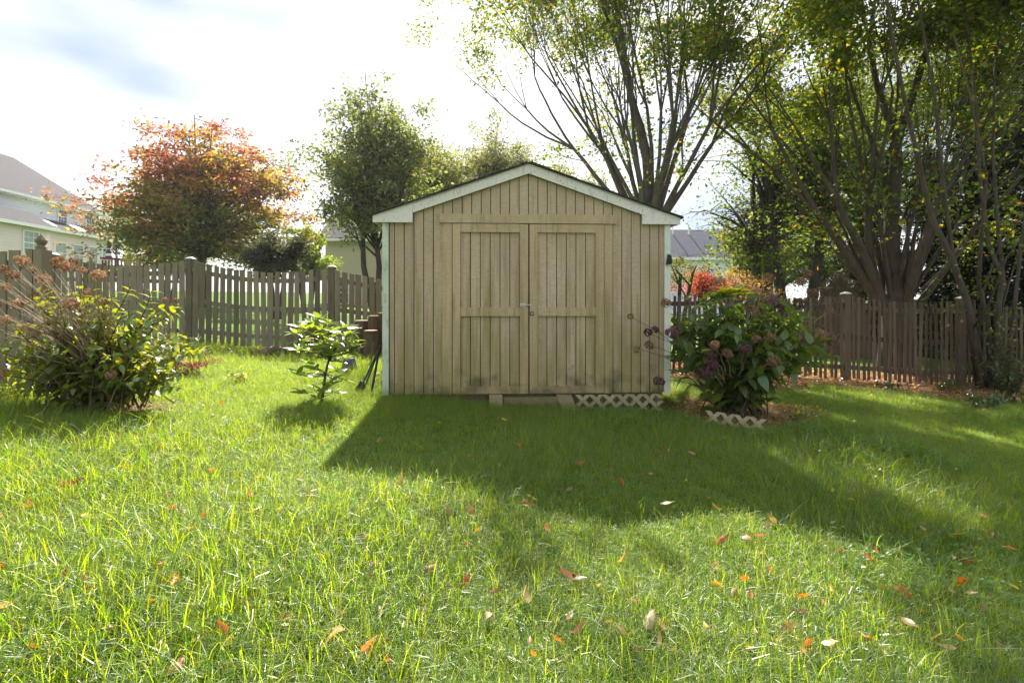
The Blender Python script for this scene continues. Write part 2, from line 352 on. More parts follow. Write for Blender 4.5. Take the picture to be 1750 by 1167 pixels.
def height_at(x, y):
    h = 0.76 + 0.2 * math.sin(0.9 * x + 1.3 * y) + 0.18 * math.sin(2.6 * x - 1.9 * y + 2)
    h *= 1.0 - 0.35 * sstep(1.5, 4.0, x) * sstep(5.5, 7.0, y)
    return max(0.5, h)
def scatter(name, coll, dens, label, seed, smin, smax):
    xs = [-9.6 + 0.16 * i for i in range(121)]; ys = [1.0 + 0.16 * i for i in range(57)]; n = len(xs)
    v = [(x, y, gz(x, y)) for y in ys for x in xs]
    f = [(j * n + i, j * n + i + 1, (j + 1) * n + i + 1, (j + 1) * n + i) for j in range(len(ys) - 1) for i in range(n - 1)
         if visible_xy(xs[i] + 0.08, ys[j] + 0.08, 0.5)]
    o = mobj(name, v, f, M['grass']); tag(o, label, 'grass', kind='stuff')
    at_ = o.data.attributes.new('dens', 'FLOAT', 'POINT'); at_.data.foreach_set('value', [dens(x, y) for x, y, z in v])
    at_ = o.data.attributes.new('hgt', 'FLOAT', 'POINT'); at_.data.foreach_set('value', [height_at(x, y) for x, y, z in v])
    g = bpy.data.node_groups.new(name + '_scatter', 'GeometryNodeTree')
    g.interface.new_socket('Geometry', in_out='INPUT', socket_type='NodeSocketGeometry'); g.interface.new_socket('Geometry', in_out='OUTPUT', socket_type='NodeSocketGeometry')
    gn = g.nodes.new; L = g.links.new
    i_ = gn('NodeGroupInput'); o_ = gn('NodeGroupOutput'); dp = gn('GeometryNodeDistributePointsOnFaces'); dp.inputs['Seed'].default_value = seed
    na = gn('GeometryNodeInputNamedAttribute'); na.data_type = 'FLOAT'; na.inputs[0].default_value = 'dens'
    nh = gn('GeometryNodeInputNamedAttribute'); nh.data_type = 'FLOAT'; nh.inputs[0].default_value = 'hgt'
    ci = gn('GeometryNodeCollectionInfo'); ci.inputs[0].default_value = coll; ci.inputs['Separate Children'].default_value = True; ci.inputs['Reset Children'].default_value = True
    ip = gn('GeometryNodeInstanceOnPoints'); ip.inputs['Pick Instance'].default_value = True
    rr = gn('FunctionNodeRandomValue'); rr.data_type = 'FLOAT_VECTOR'; rr.inputs[0].default_value = (-0.12, -0.12, 0); rr.inputs[1].default_value = (0.12, 0.12, 6.283)
    rs = gn('FunctionNodeRandomValue'); rs.data_type = 'FLOAT'; rs.inputs[2].default_value = smin; rs.inputs[3].default_value = smax
    ml = gn('ShaderNodeMath'); ml.operation = 'MULTIPLY'
    L(i_.outputs[0], dp.inputs['Mesh']); L(na.outputs[0], dp.inputs['Density']); L(dp.outputs['Points'], ip.inputs['Points'])
    L(ci.outputs[0], ip.inputs['Instance']); L(rr.outputs[0], ip.inputs['Rotation']); L(rs.outputs[1], ml.inputs[0]); L(nh.outputs[0], ml.inputs[1])
    L(ml.outputs[0], ip.inputs['Scale']); L(ip.outputs[0], o_.inputs[0])
    md = o.modifiers.new('scatter', 'NODES'); md.node_group = g
    return o
scatter('lawn_grass', tufts, lawn_density, 'long bright green lawn grass covering the yard', 3, 0.75, 1.35)
scatter('short_grass', thatch, lambda x, y: 0.55 * lawn_density(x, y), 'short tangled green and straw-coloured grass between the longer blades', 5, 0.8, 1.4)
M['clover'] = leafmat('clover_leaf', tmix=0.5, gloss=0.05, grough=0.4, tboost=(2.0, 1.8, 0.4))
clover = bpy.data.collections.new('clover_tufts')
for i in range(3):
    q = random.Random(400 + i); V = []; F = []; K = []
    for j in range(9):
        cx, cy, cz = q.gauss(0, 0.05), q.gauss(0, 0.05), q.uniform(0.03, 0.075); sp = q.uniform(0, 6.28); sz = q.uniform(0.008, 0.014); col = (0.09 * q.uniform(0.7, 1.3), 0.2 * q.uniform(0.7, 1.2), 0.03)
        b0 = len(V); V += [(cx * .5 - .0008, cy * .5, 0), (cx * .5 + .0008, cy * .5, 0), (cx, cy, cz)]; K += [col] * 3; F.append((b0, b0 + 1, b0 + 2))
        for l_ in range(3):
            a = sp + l_ * 2.094; b0 = len(V); tz = q.uniform(-0.003, 0.006)
            for aa, rr_ in ((0, 0), (-0.75, 0.8), (-0.42, 1.75), (0, 1.6), (0.42, 1.75), (0.75, 0.8)): V.append((cx + math.cos(a + aa) * rr_ * sz, cy + math.sin(a + aa) * rr_ * sz, cz + tz * rr_)); K.append(col)
            F += [(b0, b0 + 1, b0 + 2, b0 + 3), (b0, b0 + 3, b0 + 4, b0 + 5)]
    me = bpy.data.meshes.new('clover_tuft'); me.from_pydata(V, [], F); me.materials.append(M['clover']); ca = me.color_attributes.new('col', 'FLOAT_COLOR', 'POINT')
    ca.data.foreach_set('color', np.array([k + (1,) for k in K], dtype=np.float32).ravel()); clover.objects.link(bpy.data.objects.new('clover_tuft', me))
def clover_density(x, y):
    p = math.sin(1.9 * x + 0.7 * y + 2) * math.sin(1.6 * y - 0.8 * x) + 0.35 * sstep(0.3, 1.6, x)
    return 70 * sstep(0.45, 0.85, p) * sstep(0.2, 1.0, x) if lawn_density(x, y) > 60 else 0.0
scatter('clover_patch', clover, clover_density, 'patches of low round-leaved clover growing among the grass', 15, 0.8, 1.5)
scatter('wispy_grass', fine, fine_density, 'fine wispy overgrown grass bending over in front of the shed', 9, 0.7, 1.25)

# ------------------------------------------------------------------ leaves and branches for trees
def leaf_cloud(name, P, size, cols, matl, parent, aspect=0.55, tilt=0.8, down=0.3, seed=0):
    """P (n,3) world leaf bases; every leaf is a small folded four-point blade"""
    r = np.random.default_rng(seed); n = len(P); P = np.asarray(P, float)
    nrm = r.normal(0, tilt, (n, 3)); nrm[:, 2] += 1.0; nrm /= np.linalg.norm(nrm, axis=1)[:, None]
    d = r.normal(0, 1, (n, 3)); d[:, 2] -= down; d -= nrm * (d * nrm).sum(1)[:, None]; d /= np.linalg.norm(d, axis=1)[:, None] + 1e-9
    s = np.cross(nrm, d); L = (size * r.uniform(0.65, 1.3, n))[:, None]; w = L * aspect * 0.5
    fold = nrm * (L * 0.1)
    v = np.empty((n, 4, 3)); v[:, 0] = P; v[:, 1] = P + d * L * 0.45 + s * w + fold; v[:, 2] = P + d * L; v[:, 3] = P + d * L * 0.45 - s * w + fold
    org = np.array(wloc(parent)); v -= org
    me = bpy.data.meshes.new(name); me.vertices.add(4 * n); me.vertices.foreach_set('co', v.astype(np.float32).ravel())
    me.loops.add(4 * n); me.loops.foreach_set('vertex_index', np.arange(4 * n, dtype=np.int32))
    me.polygons.add(n); me.polygons.foreach_set('loop_start', np.arange(0, 4 * n, 4, dtype=np.int32))
    me.update(calc_edges=True); me.materials.append(matl)
    ca = me.color_attributes.new('col', 'FLOAT_COLOR', 'POINT')
    k = np.ones((n, 4, 4), np.float32); k[:, :, :3] = np.asarray(cols)[:, None, :]; ca.data.foreach_set('color', k.ravel())
    o = bpy.data.objects.new(name, me); link(o, parent); return o
def leaf_colours(n, palette, weights, seed, jitter=0.25):
    r = np.random.default_rng(seed); p = np.array(palette)[r.choice(len(palette), n, p=np.array(weights) / sum(weights))]
    return p * r.uniform(1 - jitter, 1 + jitter, (n, 1))

def sun_hit(P):
    """where the shadow of each point lands on the lawn"""
    P = np.atleast_2d(P); t = (P[:, 2] - 0.0) / SUN.z
    return P[:, 0] - SUN.x * t, P[:, 1] - SUN.y * t
def lit_lawn(P):
    """chance that a leaf here is kept; crowns are thinned to let sun onto the lawn"""
    x, y = sun_hit(P); yy = np.maximum(y, 0.2); px = PX0 + FPX * x / yy
    py = PYH + CAMH * FPX / yy
    lim = 640 + 1.25 * np.maximum(0, py - 800)                       # lawn to the left of this column is open
    lim = np.where(py > 1040, 940 + 0.4 * (py - 1040), lim)
    keep = 1 / (1 + np.exp(-(px - lim) / 55))
    keep = np.where((y > 0.1) & (y < 9), keep, np.where(x < 0.6, 0.05, 0.9))
    streak = np.exp(-((py - 690 - 0.06 * (px - 1560)) / 16) ** 2) * (px > 1400) * (y > 0.5)   # sunny strip by the right fence
    dap = np.sin(2.3 * x + 1.1 * y + 0.8 * np.sin(1.7 * y)) * np.sin(1.7 * y - 0.9 * x + 1.3 + 0.7 * np.sin(2.1 * x)) + 0.4 * np.sin(5 * x + 3 * y) * np.sin(4.3 * y - 3.7 * x)
    zone = 1 / (1 + np.exp(-(px - 900) / 40)) / (1 + np.exp(-(py - 775) / 18)) / (1 + np.exp((px - 1680) / 40))
    keep = keep * (1 - 0.93 * streak) * (1 - zone * (1 - np.clip(0.32 - 0.8 * dap, 0.08, 0.7)))
    return keep

def open_beyond(P, seed):  # drops leaves so that sun reaches the ground behind the right fence
    x, y = sun_hit(P); cut = (x > 3.2) & (x < 10.5) & (y > 10.2) & (y < 16.5) & (P[:, 2] > 2.6); return P[~(cut & (np.random.default_rng(seed).uniform(0, 1, len(P)) < 0.8))]
class Branches:
    def __init__(s, seed): s.r = random.Random(seed); s.mb = MB(); s.tips = []
    def grow(s, p, d, L, r0, level, maxl, spread=0.32, up=0.05, wob=0.07, kids=(2, 3), sides=6, lat=0.0, r_end=0.55, out=None):
        r = s.r; p = Vector(p); d = Vector(d).normalized(); n = max(2, int(L / 0.45)); pts = [p.copy()]; rad = [r0]; st = L / n
        r1 = r0 * r_end if level < maxl else r0 * 0.3
        for i in range(n):
            d = (d + Vector((r.gauss(0, wob), r.gauss(0, wob), r.gauss(0, wob) + up))).normalized(); p = p + d * st
            pts.append(p.copy()); rad.append(r0 + (r1 - r0) * (i + 1) / n)
            if lat and level < maxl and i > n * 0.35 and r.random() < lat:
                s.grow(p, s.dev(d, spread * 2.2), r.uniform(0.7, 1.35), min(0.016, rad[-1] * 0.4), maxl, maxl, spread, up, wob, kids, 4, 0, r_end)
        s.mb.tube(pts, rad, max(4, sides), cap=(level == maxl))
        if level >= maxl:
            s.tips.append(pts); return
        for k in range(r.randint(*kids)):
            s.grow(p, s.dev(d, spread), L * r.uniform(0.62, 0.9), r1 * r.uniform(0.6, 0.85), level + 1, maxl, spread, up, wob, kids, max(4, sides - 1), lat, r_end)
    def dev(s, d, a):
        t = d.orthogonal().normalized(); t.rotate(Matrix.Rotation(s.r.uniform(0, 2 * math.pi), 3, d)); ang = s.r.uniform(0.45, 1.25) * a
        return (d * math.cos(ang) + t * math.sin(ang)).normalized()
    def leaves(s, n_per, blob, seed, frac=0.15):
        r = np.random.default_rng(seed); out = []
        for pts in s.tips:
            A = np.array([tuple(p) for p in pts]); k = max(1, int(n_per * r.uniform(0.5, 1.4)))
            nod = frac + (1 - frac) * r.uniform(0, 1, 9) ** 0.8; t = np.clip(nod[r.integers(0, 9, k)] + r.normal(0, 0.04, k), 0, 0.999); i = np.minimum((t * (len(A) - 1)).astype(int), len(A) - 2); f = (t * (len(A) - 1) - i)[:, None]
            out.append(A[i] * (1 - f) + A[i + 1] * f + r.normal(0, 1, (k, 3)) * np.array([blob, blob, blob * 0.6]))
        return np.vstack(out)

GREEN_Z = [(0.08, 0.14, 0.025), (0.12, 0.18, 0.025), (0.18, 0.2, 0.025), (0.045, 0.085, 0.018), (0.26, 0.22, 0.025), (0.3, 0.15, 0.02)]

def vase_tree(base, trunk_h, trunk_r, stems, L0, maxl, label, matb, seed, n_per, blob, palette, weights, leaf, cull=True, lat=0.12, spread=0.3, central=None):
    root = thing('vase_shaped_tree', base, label, 'tree')
    B = Branches(seed); r = B.r; b = Vector(base); top = b + Vector((0, 0, trunk_h))
    B.mb.tube([b - Vector((0, 0, 0.3)), b + Vector((0, 0, trunk_h * 0.4)), top, top + Vector((0, 0, 0.35))], [trunk_r * 1.25, trunk_r, trunk_r * 0.95, trunk_r * 0.5], 12)
    for az, inc, L, rr in stems:
        d = Vector((math.cos(az) * math.sin(inc), math.sin(az) * math.sin(inc), math.cos(inc)))
        st = top + Vector((d.x, d.y, 0)) * trunk_r * 0.8 - Vector((0, 0, r.uniform(0.1, 0.5) * min(1.0, trunk_h)))
        B.grow(st, d, L, rr, 0, maxl, spread, 0.03, 0.05, (2, 3), 8, lat, 0.6)
    B.mb.build('trunk', matb, root, smooth=True)
    P = B.leaves(n_per, blob, seed + 1)
    P = P[P[:, 2] > 0.9]
    if cull:
        r2 = np.random.default_rng(seed + 2); q = np.round(P / 0.55).astype(int); h = (np.sin(q[:, 0] * 12.99 + q[:, 1] * 78.23 + q[:, 2] * 37.7) * 43758.55) % 1.0
        P = P[(0.75 * h + 0.25 * r2.uniform(0, 1, len(P))) < lit_lawn(P)]  # crown shaped for the light: leaves that would shade sunny lawn are dropped
    leaf_cloud('crown', P, leaf, leaf_colours(len(P), palette, weights, seed + 3), M['leaf_tree'], root, seed=seed + 4)
    print(label, len(P), 'leaves', len(B.mb.f), 'bark faces')
    return root

def crown_tree(name, base, trunk_top, trunk_r, centre, radii, n_limb, n_sub, n_leaf, blob, leaf, palette, weights, label, seed, matb=None, matl=None, colf=None, stems=1, squash=0.75, group=None, low=-0.75):
    """trunk, limbs out to points through an ellipsoid crown, leaf clumps on the twigs"""
    root = thing(name, base, label, 'tree', group); r = random.Random(seed); mb = MB(); b = Vector(base); c = Vector(centre); P = []; rn = np.random.default_rng(seed)
    tops = []
    for k in range(stems):
        off = Vector((r.uniform(-1, 1), r.uniform(-1, 1), 0)) * (trunk_r * 2.2 if stems > 1 else 0)
        tp = Vector(trunk_top) + off * 3; mid = (b + off + tp) / 2 + Vector((r.gauss(0, 0.08), r.gauss(0, 0.08), 0))
        mb.tube([b + off - Vector((0, 0, 0.3)), b + off * 1.1 + Vector((0, 0, 0.4)), mid, tp, tp + Vector((r.gauss(0, .2), r.gauss(0, .2), radii[2] * 0.4))],
                [trunk_r * 1.3, trunk_r, trunk_r * 0.8, trunk_r * 0.6, trunk_r * 0.15], 8)
        tops.append((mid, tp))
    for i in range(n_limb):
        while True:
            q = Vector((r.gauss(0, 1), r.gauss(0, 1), r.gauss(0, 1))).normalized()
            if q.z > low: break
        q = q * r.uniform(0.55, 0.93)
        tgt = c + Vector((q.x * radii[0], q.y * radii[1], q.z * radii[2])) * r.uniform(0.72, 1.14)
        mid, tp = tops[i % stems]; t = min(1.0, max(0.0, 0.5 + 0.5 * q.z)); st = mid.lerp(tp, t)
        k1 = st.lerp(tgt, 0.45) + Vector((r.gauss(0, .12), r.gauss(0, .12), 0.12 * (tgt - st).length))
        mb.tube([st, k1, tgt], [trunk_r * 0.38, trunk_r * 0.24, trunk_r * 0.08], 5)
        for j in range(n_sub):
            off = Vector((r.gauss(0, 1.1), r.gauss(0, 1.1), r.gauss(0, 0.7 * squash))); s0 = k1.lerp(tgt, r.uniform(0.2, 1.0)); e = s0 + off * blob * 1.15
            mb.tube([s0, (s0 + e) / 2 + Vector((0, 0, 0.05)), e], [trunk_r * 0.09, trunk_r * 0.06, trunk_r * 0.025], 4, cap=False)
            m_ = int(n_leaf * r.uniform(0.4, 1.5)); pts = np.array(tuple(e)) + rn.normal(0, 1, (m_, 3)) * np.array([blob, blob, blob * squash]) * r.uniform(0.28, 0.58)
            P.append(pts)
    P = open_beyond(np.vstack(P), seed); mb.build('trunk', matb or M['bark_dark'], root, smooth=True)
    cols = colf(P, rn) if colf else leaf_colours(len(P), palette, weights, seed + 5)
    leaf_cloud('crown', P, leaf, cols, matl or M['leaf_far'], root, seed=seed + 6)
    return root

# ------------------------------------------------------------------ houses beyond the fence
def siding_mat(name, col, pitch=0.115):
    m, nt, o = mat(name); g = nt.nodes.new('ShaderNodeNewGeometry'); sx = nt.nodes.new('ShaderNodeSeparateXYZ'); nt.links.new(g.outputs['Position'], sx.inputs[0])
    d = nt.nodes.new('ShaderNodeMath'); d.operation = 'DIVIDE'; d.inputs[1].default_value = pitch; nt.links.new(sx.outputs[2], d.inputs[0])
    f = nt.nodes.new('ShaderNodeMath'); f.operation = 'FRACT'; nt.links.new(d.outputs[0], f.inputs[0])
    n = wnoise(nt, 0.8, 3); c = ramp(nt, n, [(0.3, tuple(x * 0.93 for x in col)), (0.7, col)])
    c = mixc(nt, ramp(nt, f.outputs[0], [(0.0, (0.55,) * 3), (0.12, (0,) * 3)]), c, tuple(x * 0.5 for x in col))
    inv = nt.nodes.new('ShaderNodeMath'); inv.operation = 'SUBTRACT'; inv.inputs[0].default_value = 1; nt.links.new(f.outputs[0], inv.inputs[1])
    principled(nt, o, c, 0.5, bump(nt, inv.outputs[0], 0.4, 0.02), 0.3); return m
M['vinyl'] = siding_mat('white_vinyl_siding', (0.76, 0.75, 0.85), 0.2)
M['vinyl_pink'] = siding_mat('blush_vinyl_siding', (0.8, 0.66, 0.66), 0.2)
M['vinyl_beige'] = siding_mat('beige_vinyl_siding', (0.55, 0.47, 0.34), 0.16)
M['vinyl_cool'] = siding_mat('cool_white_siding', (0.74, 0.76, 0.82), 0.25)
def roof_mat(name, col):
    m, nt, o = mat(name); a = wnoise(nt, 7, 3, (1, 1, 3)); b = wnoise(nt, 0.5, 2)
    c = ramp(nt, a, [(0.3, tuple(x * 0.75 for x in col)), (0.7, tuple(x * 1.2 for x in col))]); principled(nt, o, c, 0.9, bump(nt, a, 0.3, 0.03), 0.15); return m
M['roof'] = roof_mat('grey_shingle_roof', (0.062, 0.06, 0.068)); M['roof_blue'] = roof_mat('slate_blue_shingle_roof', (0.09, 0.095, 0.125))
M['roof_brown'] = roof_mat('weathered_brown_roof', (0.16, 0.12, 0.075))
M['white'] = simple('white_trim', (0.8, 0.8, 0.79), 0.5, 0.05, 3, 0.02)
M['glass'] = simple('window_glass', (0.05, 0.065, 0.08), 0.12, 0.3, 1.5, 0.0, 0.6)
M['blind'] = simple('window_blind', (0.3, 0.32, 0.35), 0.4, 0.12, 8, 0.0, 0.5, stretch=(0.2, 0.2, 4))
M['deck'] = simple('red_brown_deck_stain', (0.16, 0.045, 0.028), 0.7, 0.25, 12)
M['navy'] = simple('navy_fabric', (0.03, 0.03, 0.07), 0.8, 0.1); M['white_cloth'] = simple('white_fabric', (0.75, 0.75, 0.75), 0.8, 0.05)

class Frame:
    """local frame: u along the wall, n outward, z up"""
    def __init__(s, A, u, n): s.A, s.u, s.n = Vector(A), Vector(u).normalized(), Vector(n).normalized()
    def __call__(s, u, n, z): p = s.A + s.u * u + s.n * n; return (p.x, p.y, z)
def window(T, parent, u0, u1, z0, z1, n, cols=2, rows=4, glass='glass', fr=0.07):
    """frame part with pane and muntins as sub-parts"""
    if u0 > u1: u0, u1 = u1, u0
    mb = MB()
    for a, b, c, d in ((u0 - fr, u1 + fr, z1, z1 + fr), (u0 - fr, u1 + fr, z0 - fr, z0), (u0 - fr, u0, z0, z1), (u1, u1 + fr, z0, z1)):
        mb.box(a, b, n + 0.002, n + 0.07, c, d, T)
    w = mb.build('window', M['white'], parent)
    MB().box(u0, u1, n + 0.006, n + 0.02, z0, z1, T).build('pane', M[glass], w)
    mu = MB()
    for i in range(1, cols): x = u0 + (u1 - u0) * i / cols; mu.box(x - 0.014, x + 0.014, n + 0.022, n + 0.04, z0, z1, T)
    for i in range(1, rows):
        z = z0 + (z1 - z0) * i / rows; k = 0.03 if i * 2 == rows else 0.014; mu.box(u0, u1, n + 0.0215, n + 0.042, z - k, z + k, T)
    if mu.v: mu.build('muntin', M['white'], w)
    return w

# left house: long wall running away from the camera, gable roof, one-storey bump with its own roof
A = (-32.4, 40.0); T = Frame((A[0], A[1], 0), (0.142, -0.99, 0), (0.99, 0.142, 0))
hb = (T(0, 0, 0)[0], T(0, 0, 0)[1], gz(-32, 40))
h = thing('house', hb, 'two-storey white-sided house with grey gable roof and skylights behind the fence', 'house')
g0 = hb[2] - 1
MB().box(-0.0, 20, -12, 0, g0, 7.7, T).build('wall', M['vinyl'], h)
mb = MB()
mb.add([T(-0.002, 0, 7.7), T(-0.002, -12, 7.7), T(-0.002, -6, 11.5), T(0.3, 0, 7.7), T(0.3, -12, 7.7), T(0.3, -6, 11.5)], [(0, 1, 2), (5, 4, 3), (0, 3, 4, 1), (1, 4, 5, 2), (2, 5, 3, 0)])
mb.build('gable_wall', M['vinyl'], h)
rf = MB()
for s in (0, 1):
    e = 0.45 if s == 0 else -12.45; ez = 7.45
    rf.hexa([T(-0.3, e, ez), T(20, e, ez), T(20, -6, 11.62), T(-0.3, -6, 11.62), T(-0.3, e, ez + 0.16), T(20, e, ez + 0.16), T(20, -6, 11.8), T(-0.3, -6, 11.8)])
roof = rf.build('roof', M['roof'], h)
MB().tube([T(6.0, -3.0, 9.5), T(6.0, -3.0, 10.4)], 0.07, 8).build('vent_pipe', M['white'], roof)
gu = MB(); gu.box(-0.32, 20, 0.452, 0.58, 7.44, 7.6, T); gu.box(-0.3, 20, 0.02, 0.45, 7.38, 7.44, T); gu.build('gutter', M['white'], h)
MB().box(0.02, 0.14, 0.02, 0.12, 3, 7.38, T).build('downspout', M['white'], h)
window(T, h, 0.45, 1.3, 6.12, 7.2, 0, 3, 4); window(T, h, 3.4, 4.2, 6.35, 7.2, 0, 3, 4)
MB().box(-0.15, 12, 0.003, 1.0, g0, 5.55, T).build('porch_wall', M['vinyl_pink'], h)
lr = MB(); lr.hexa([T(-0.4, 1.35, 5.45), T(12.0, 1.35, 5.45), T(12.0, 0.004, 6.25), T(-0.4, 0.004, 6.25), T(-0.4, 1.35, 5.58), T(12.0, 1.35, 5.58), T(12.0, 0.004, 6.38), T(-0.4, 0.004, 6.38)])
lroof = lr.build('porch_roof', M['roof'], h)
for ua, ub in ((3.0, 3.9), (5.9, 6.9)):
    k = MB(); z = lambda n: 6.38 - (n - 0.004) * 0.594
    k.hexa([T(ua, 1.1, z(1.1) + 0.005), T(ub, 1.1, z(1.1) + 0.005), T(ub, 0.3, z(0.3) + 0.005), T(ua, 0.3, z(0.3) + 0.005), T(ua, 1.1, z(1.1) + 0.12), T(ub, 1.1, z(1.1) + 0.12), T(ub, 0.3, z(0.3) + 0.12), T(ua, 0.3, z(0.3) + 0.12)])
    k.build('skylight', M['white'], lroof)
MB().box(-0.42, 12.02, 1.352, 1.46, 5.42, 5.56, T).build('porch_gutter', M['white'], h)
for ua, ub in ((0.25, 1.15), (1.75, 2.65), (3.3, 4.25), (5.0, 6.0)): window(T, h, ua, ub, 3.4, 4.75, 1.0, 1, 2, 'blind')
MB().box(6.5, 7.3, 1.002, 1.05, 2.9, 4.9, T).build('door', M['white'], h)
MB().box(8.2, 20, 0.004, 2.2, g0, 5.3, T).build('bump_wall', M['vinyl_pink'], h)
k = MB(); k.hexa([T(7.9, 2.5, 5.3), T(20, 2.5, 5.3), T(20, 0.8, 6.25), T(7.9, 0.8, 6.25), T(7.9, 2.5, 5.45), T(20, 2.5, 5.45), T(20, 0.8, 6.45), T(7.9, 0.8, 6.45)]); k.build('bump_roof', M['roof'], h)
MB().box(7.9, 20, 2.505, 2.6, 5.26, 5.44, T).build('bump_gutter', M['white'], h)
window(T, h, 9.2, 10.3, 3.7, 5.0, 2.2, 3, 4, 'blind')

# middle house: beige gable end half hidden by the pear tree
d = 34.0; L_, R_ = at(556, 470, d).x, at(716, 470, d).x; T2 = Frame((L_, d, 0), (1, 0.05, 0), (0.05, -1, 0))
wz = CAMH + (505 - 410) / FPX * d; rz = CAMH + (505 - 348) / FPX * d
h = thing('house', (L_ + 2, d + 3, gz(L_, d)), 'beige-sided house with grey roof half hidden behind the round green tree', 'house')
ww = R_ - L_
MB().box(0, ww, -8, 0, -1, wz, T2).build('wall', M['vinyl_beige'], h)
k = MB(); k.hexa([T2(-0.4, 0.45, wz - 0.1), T2(ww + 0.4, 0.45, wz - 0.1), T2(ww + 0.4, -4, rz), T2(-0.4, -4, rz), T2(-0.4, 0.45, wz + 0.1), T2(ww + 0.4, 0.45, wz + 0.1), T2(ww + 0.4, -4, rz + 0.2), T2(-0.4, -4, rz + 0.2)])
k.hexa([T2(-0.4, -8.45, wz - 0.1), T2(ww + 0.4, -8.45, wz - 0.1), T2(ww + 0.4, -4.002, rz), T2(-0.4, -4.002, rz), T2(-0.4, -8.45, wz + 0.1), T2(ww + 0.4, -8.45, wz + 0.1), T2(ww + 0.4, -4.002, rz + 0.2), T2(-0.4, -4.002, rz + 0.2)])
k.build('roof', M['roof'], h)
k = MB()
k.add([T2(0, 0, wz), T2(0, -8, wz), T2(0, -4, rz)], [(0, 1, 2)]); k.add([T2(0.2, 0, wz), T2(0.2, -8, wz), T2(0.2, -4, rz)], [(2, 1, 0)]); k.build('gable_wall', M['vinyl_beige'], h)
MB().box(-0.4, ww + 0.4, 0.455, 0.56, wz - 0.12, wz + 0.06, T2).build('gutter', M['white'], h)
window(T2, h, 0.8, 1.5, wz - 4.2, wz - 2.8, 0); window(T2, h, 2.6, 3.3, wz - 4.2, wz - 2.8, 0)

# right house: cool white, slate roof
d = 60.0; L_, R_ = at(1080, 470, d).x, at(1335, 470, d).x; T3 = Frame((L_, d, 0), (1, 0.03, 0), (0.03, -1, 0)); ww = R_ - L_
wz = CAMH + (505 - 441) / FPX * d; rz = CAMH + (505 - 395) / FPX * (d + 5)
h = thing('house', ((L_ + R_) / 2, d, gz(L_ + 8, d)), 'far white house with slate blue roof and small paired windows beyond the shed', 'house')
MB().box(0, ww, -10, 0, -3, wz, T3).build('wall', M['vinyl_cool'], h)
k = MB(); k.hexa([T3(-0.5, 0.5, wz - 0.1), T3(ww + 0.5, 0.5, wz - 0.1), T3(ww + 0.5, -5, rz), T3(-0.5, -5, rz), T3(-0.5, 0.5, wz + 0.1), T3(ww + 0.5, 0.5, wz + 0.1), T3(ww + 0.5, -5, rz + 0.2), T3(-0.5, -5, rz + 0.2)])
k.hexa([T3(-0.5, -10.5, wz), T3(ww + 0.5, -10.5, wz), T3(ww + 0.5, -5.002, rz), T3(-0.5, -5.002, rz), T3(-0.5, -10.5, wz + 0.2), T3(ww + 0.5, -10.5, wz + 0.2), T3(ww + 0.5, -5.002, rz + 0.2), T3(-0.5, -5.002, rz + 0.2)])
roof = k.build('roof', M['roof_blue'], h)
for px in (1152, 1180):
    u = at(px, 0, d + 4).x - L_; MB().tube([T3(u, -4, rz - 0.9), T3(u, -4, rz + 0.75)], 0.09, 8).build('vent_pipe', M['white'], roof)
MB().box(-0.5, ww + 0.5, 0.505, 0.65, wz - 0.25, wz + 0.06, T3).build('gutter', M['white'], h)
for a, b in ((1179, 1187.5), (1198, 1207)):
    window(T3, h, at(a, 0, d).x - L_, at(b, 0, d).x - L_, CAMH + (505 - 479) / FPX * d, CAMH + (505 - 456) / FPX * d, 0, 3, 4)

# red-brown deck and closed parasol by the left house
p = at(207, 441, 27.0); dz = p.z
h = thing('deck', (p.x, 27.5, gz(p.x, 27)), 'red-brown raised wooden deck with railing beside the left house', 'deck')
x0, x1 = at(172, 0, 27).x, at(247, 0, 27).x
MB().box(x0, x1, 27, 30, dz - 1.25, dz - 1.1).build('platform', M['deck'], h)
k = MB(); k.hexa([(x0, 26.96, dz - 0.06), (x1, 26.96, dz - 0.22), (x1, 27.1, dz - 0.22), (x0, 27.1, dz - 0.06), (x0, 26.96, dz + 0.06), (x1, 26.96, dz - 0.1), (x1, 27.1, dz - 0.1), (x0, 27.1, dz + 0.06)]); k.build('handrail', M['deck'], h)
for i in range(14):
    x = x0 + (x1 - x0) * (i + 0.5) / 14; MB().box(x - 0.025, x + 0.025, 27.0, 27.05, dz - 1.1, dz - 0.1).build('baluster', M['deck'], h)
for x in (x0 + 0.08, x1 - 0.08): MB().box(x - 0.06, x + 0.06, 27.11, 27.23, gz(x, 27) - 0.2, dz - 0.26).build('post', M['deck'], h)
p = at(186, 441, 28.0); h = thing('closed_parasol', (p.x, 28, dz - 1.1), 'closed navy and white striped parasol standing on the deck', 'parasol')
MB().tube([(p.x, 28, dz - 1.1), (p.x, 28, dz + 1.25)], 0.03, 6).build('pole', M['metal'], h)
for i in range(8):
    za = dz - 0.1 + 0.14 * i; r0 = 0.17 - 0.015 * i
    MB().tube([(p.x, 28, za), (p.x, 28, za + 0.139)], [r0, r0 - 0.012], 10).build('fabric_band', M['white_cloth'] if i % 2 == 0 else M['navy'], h)

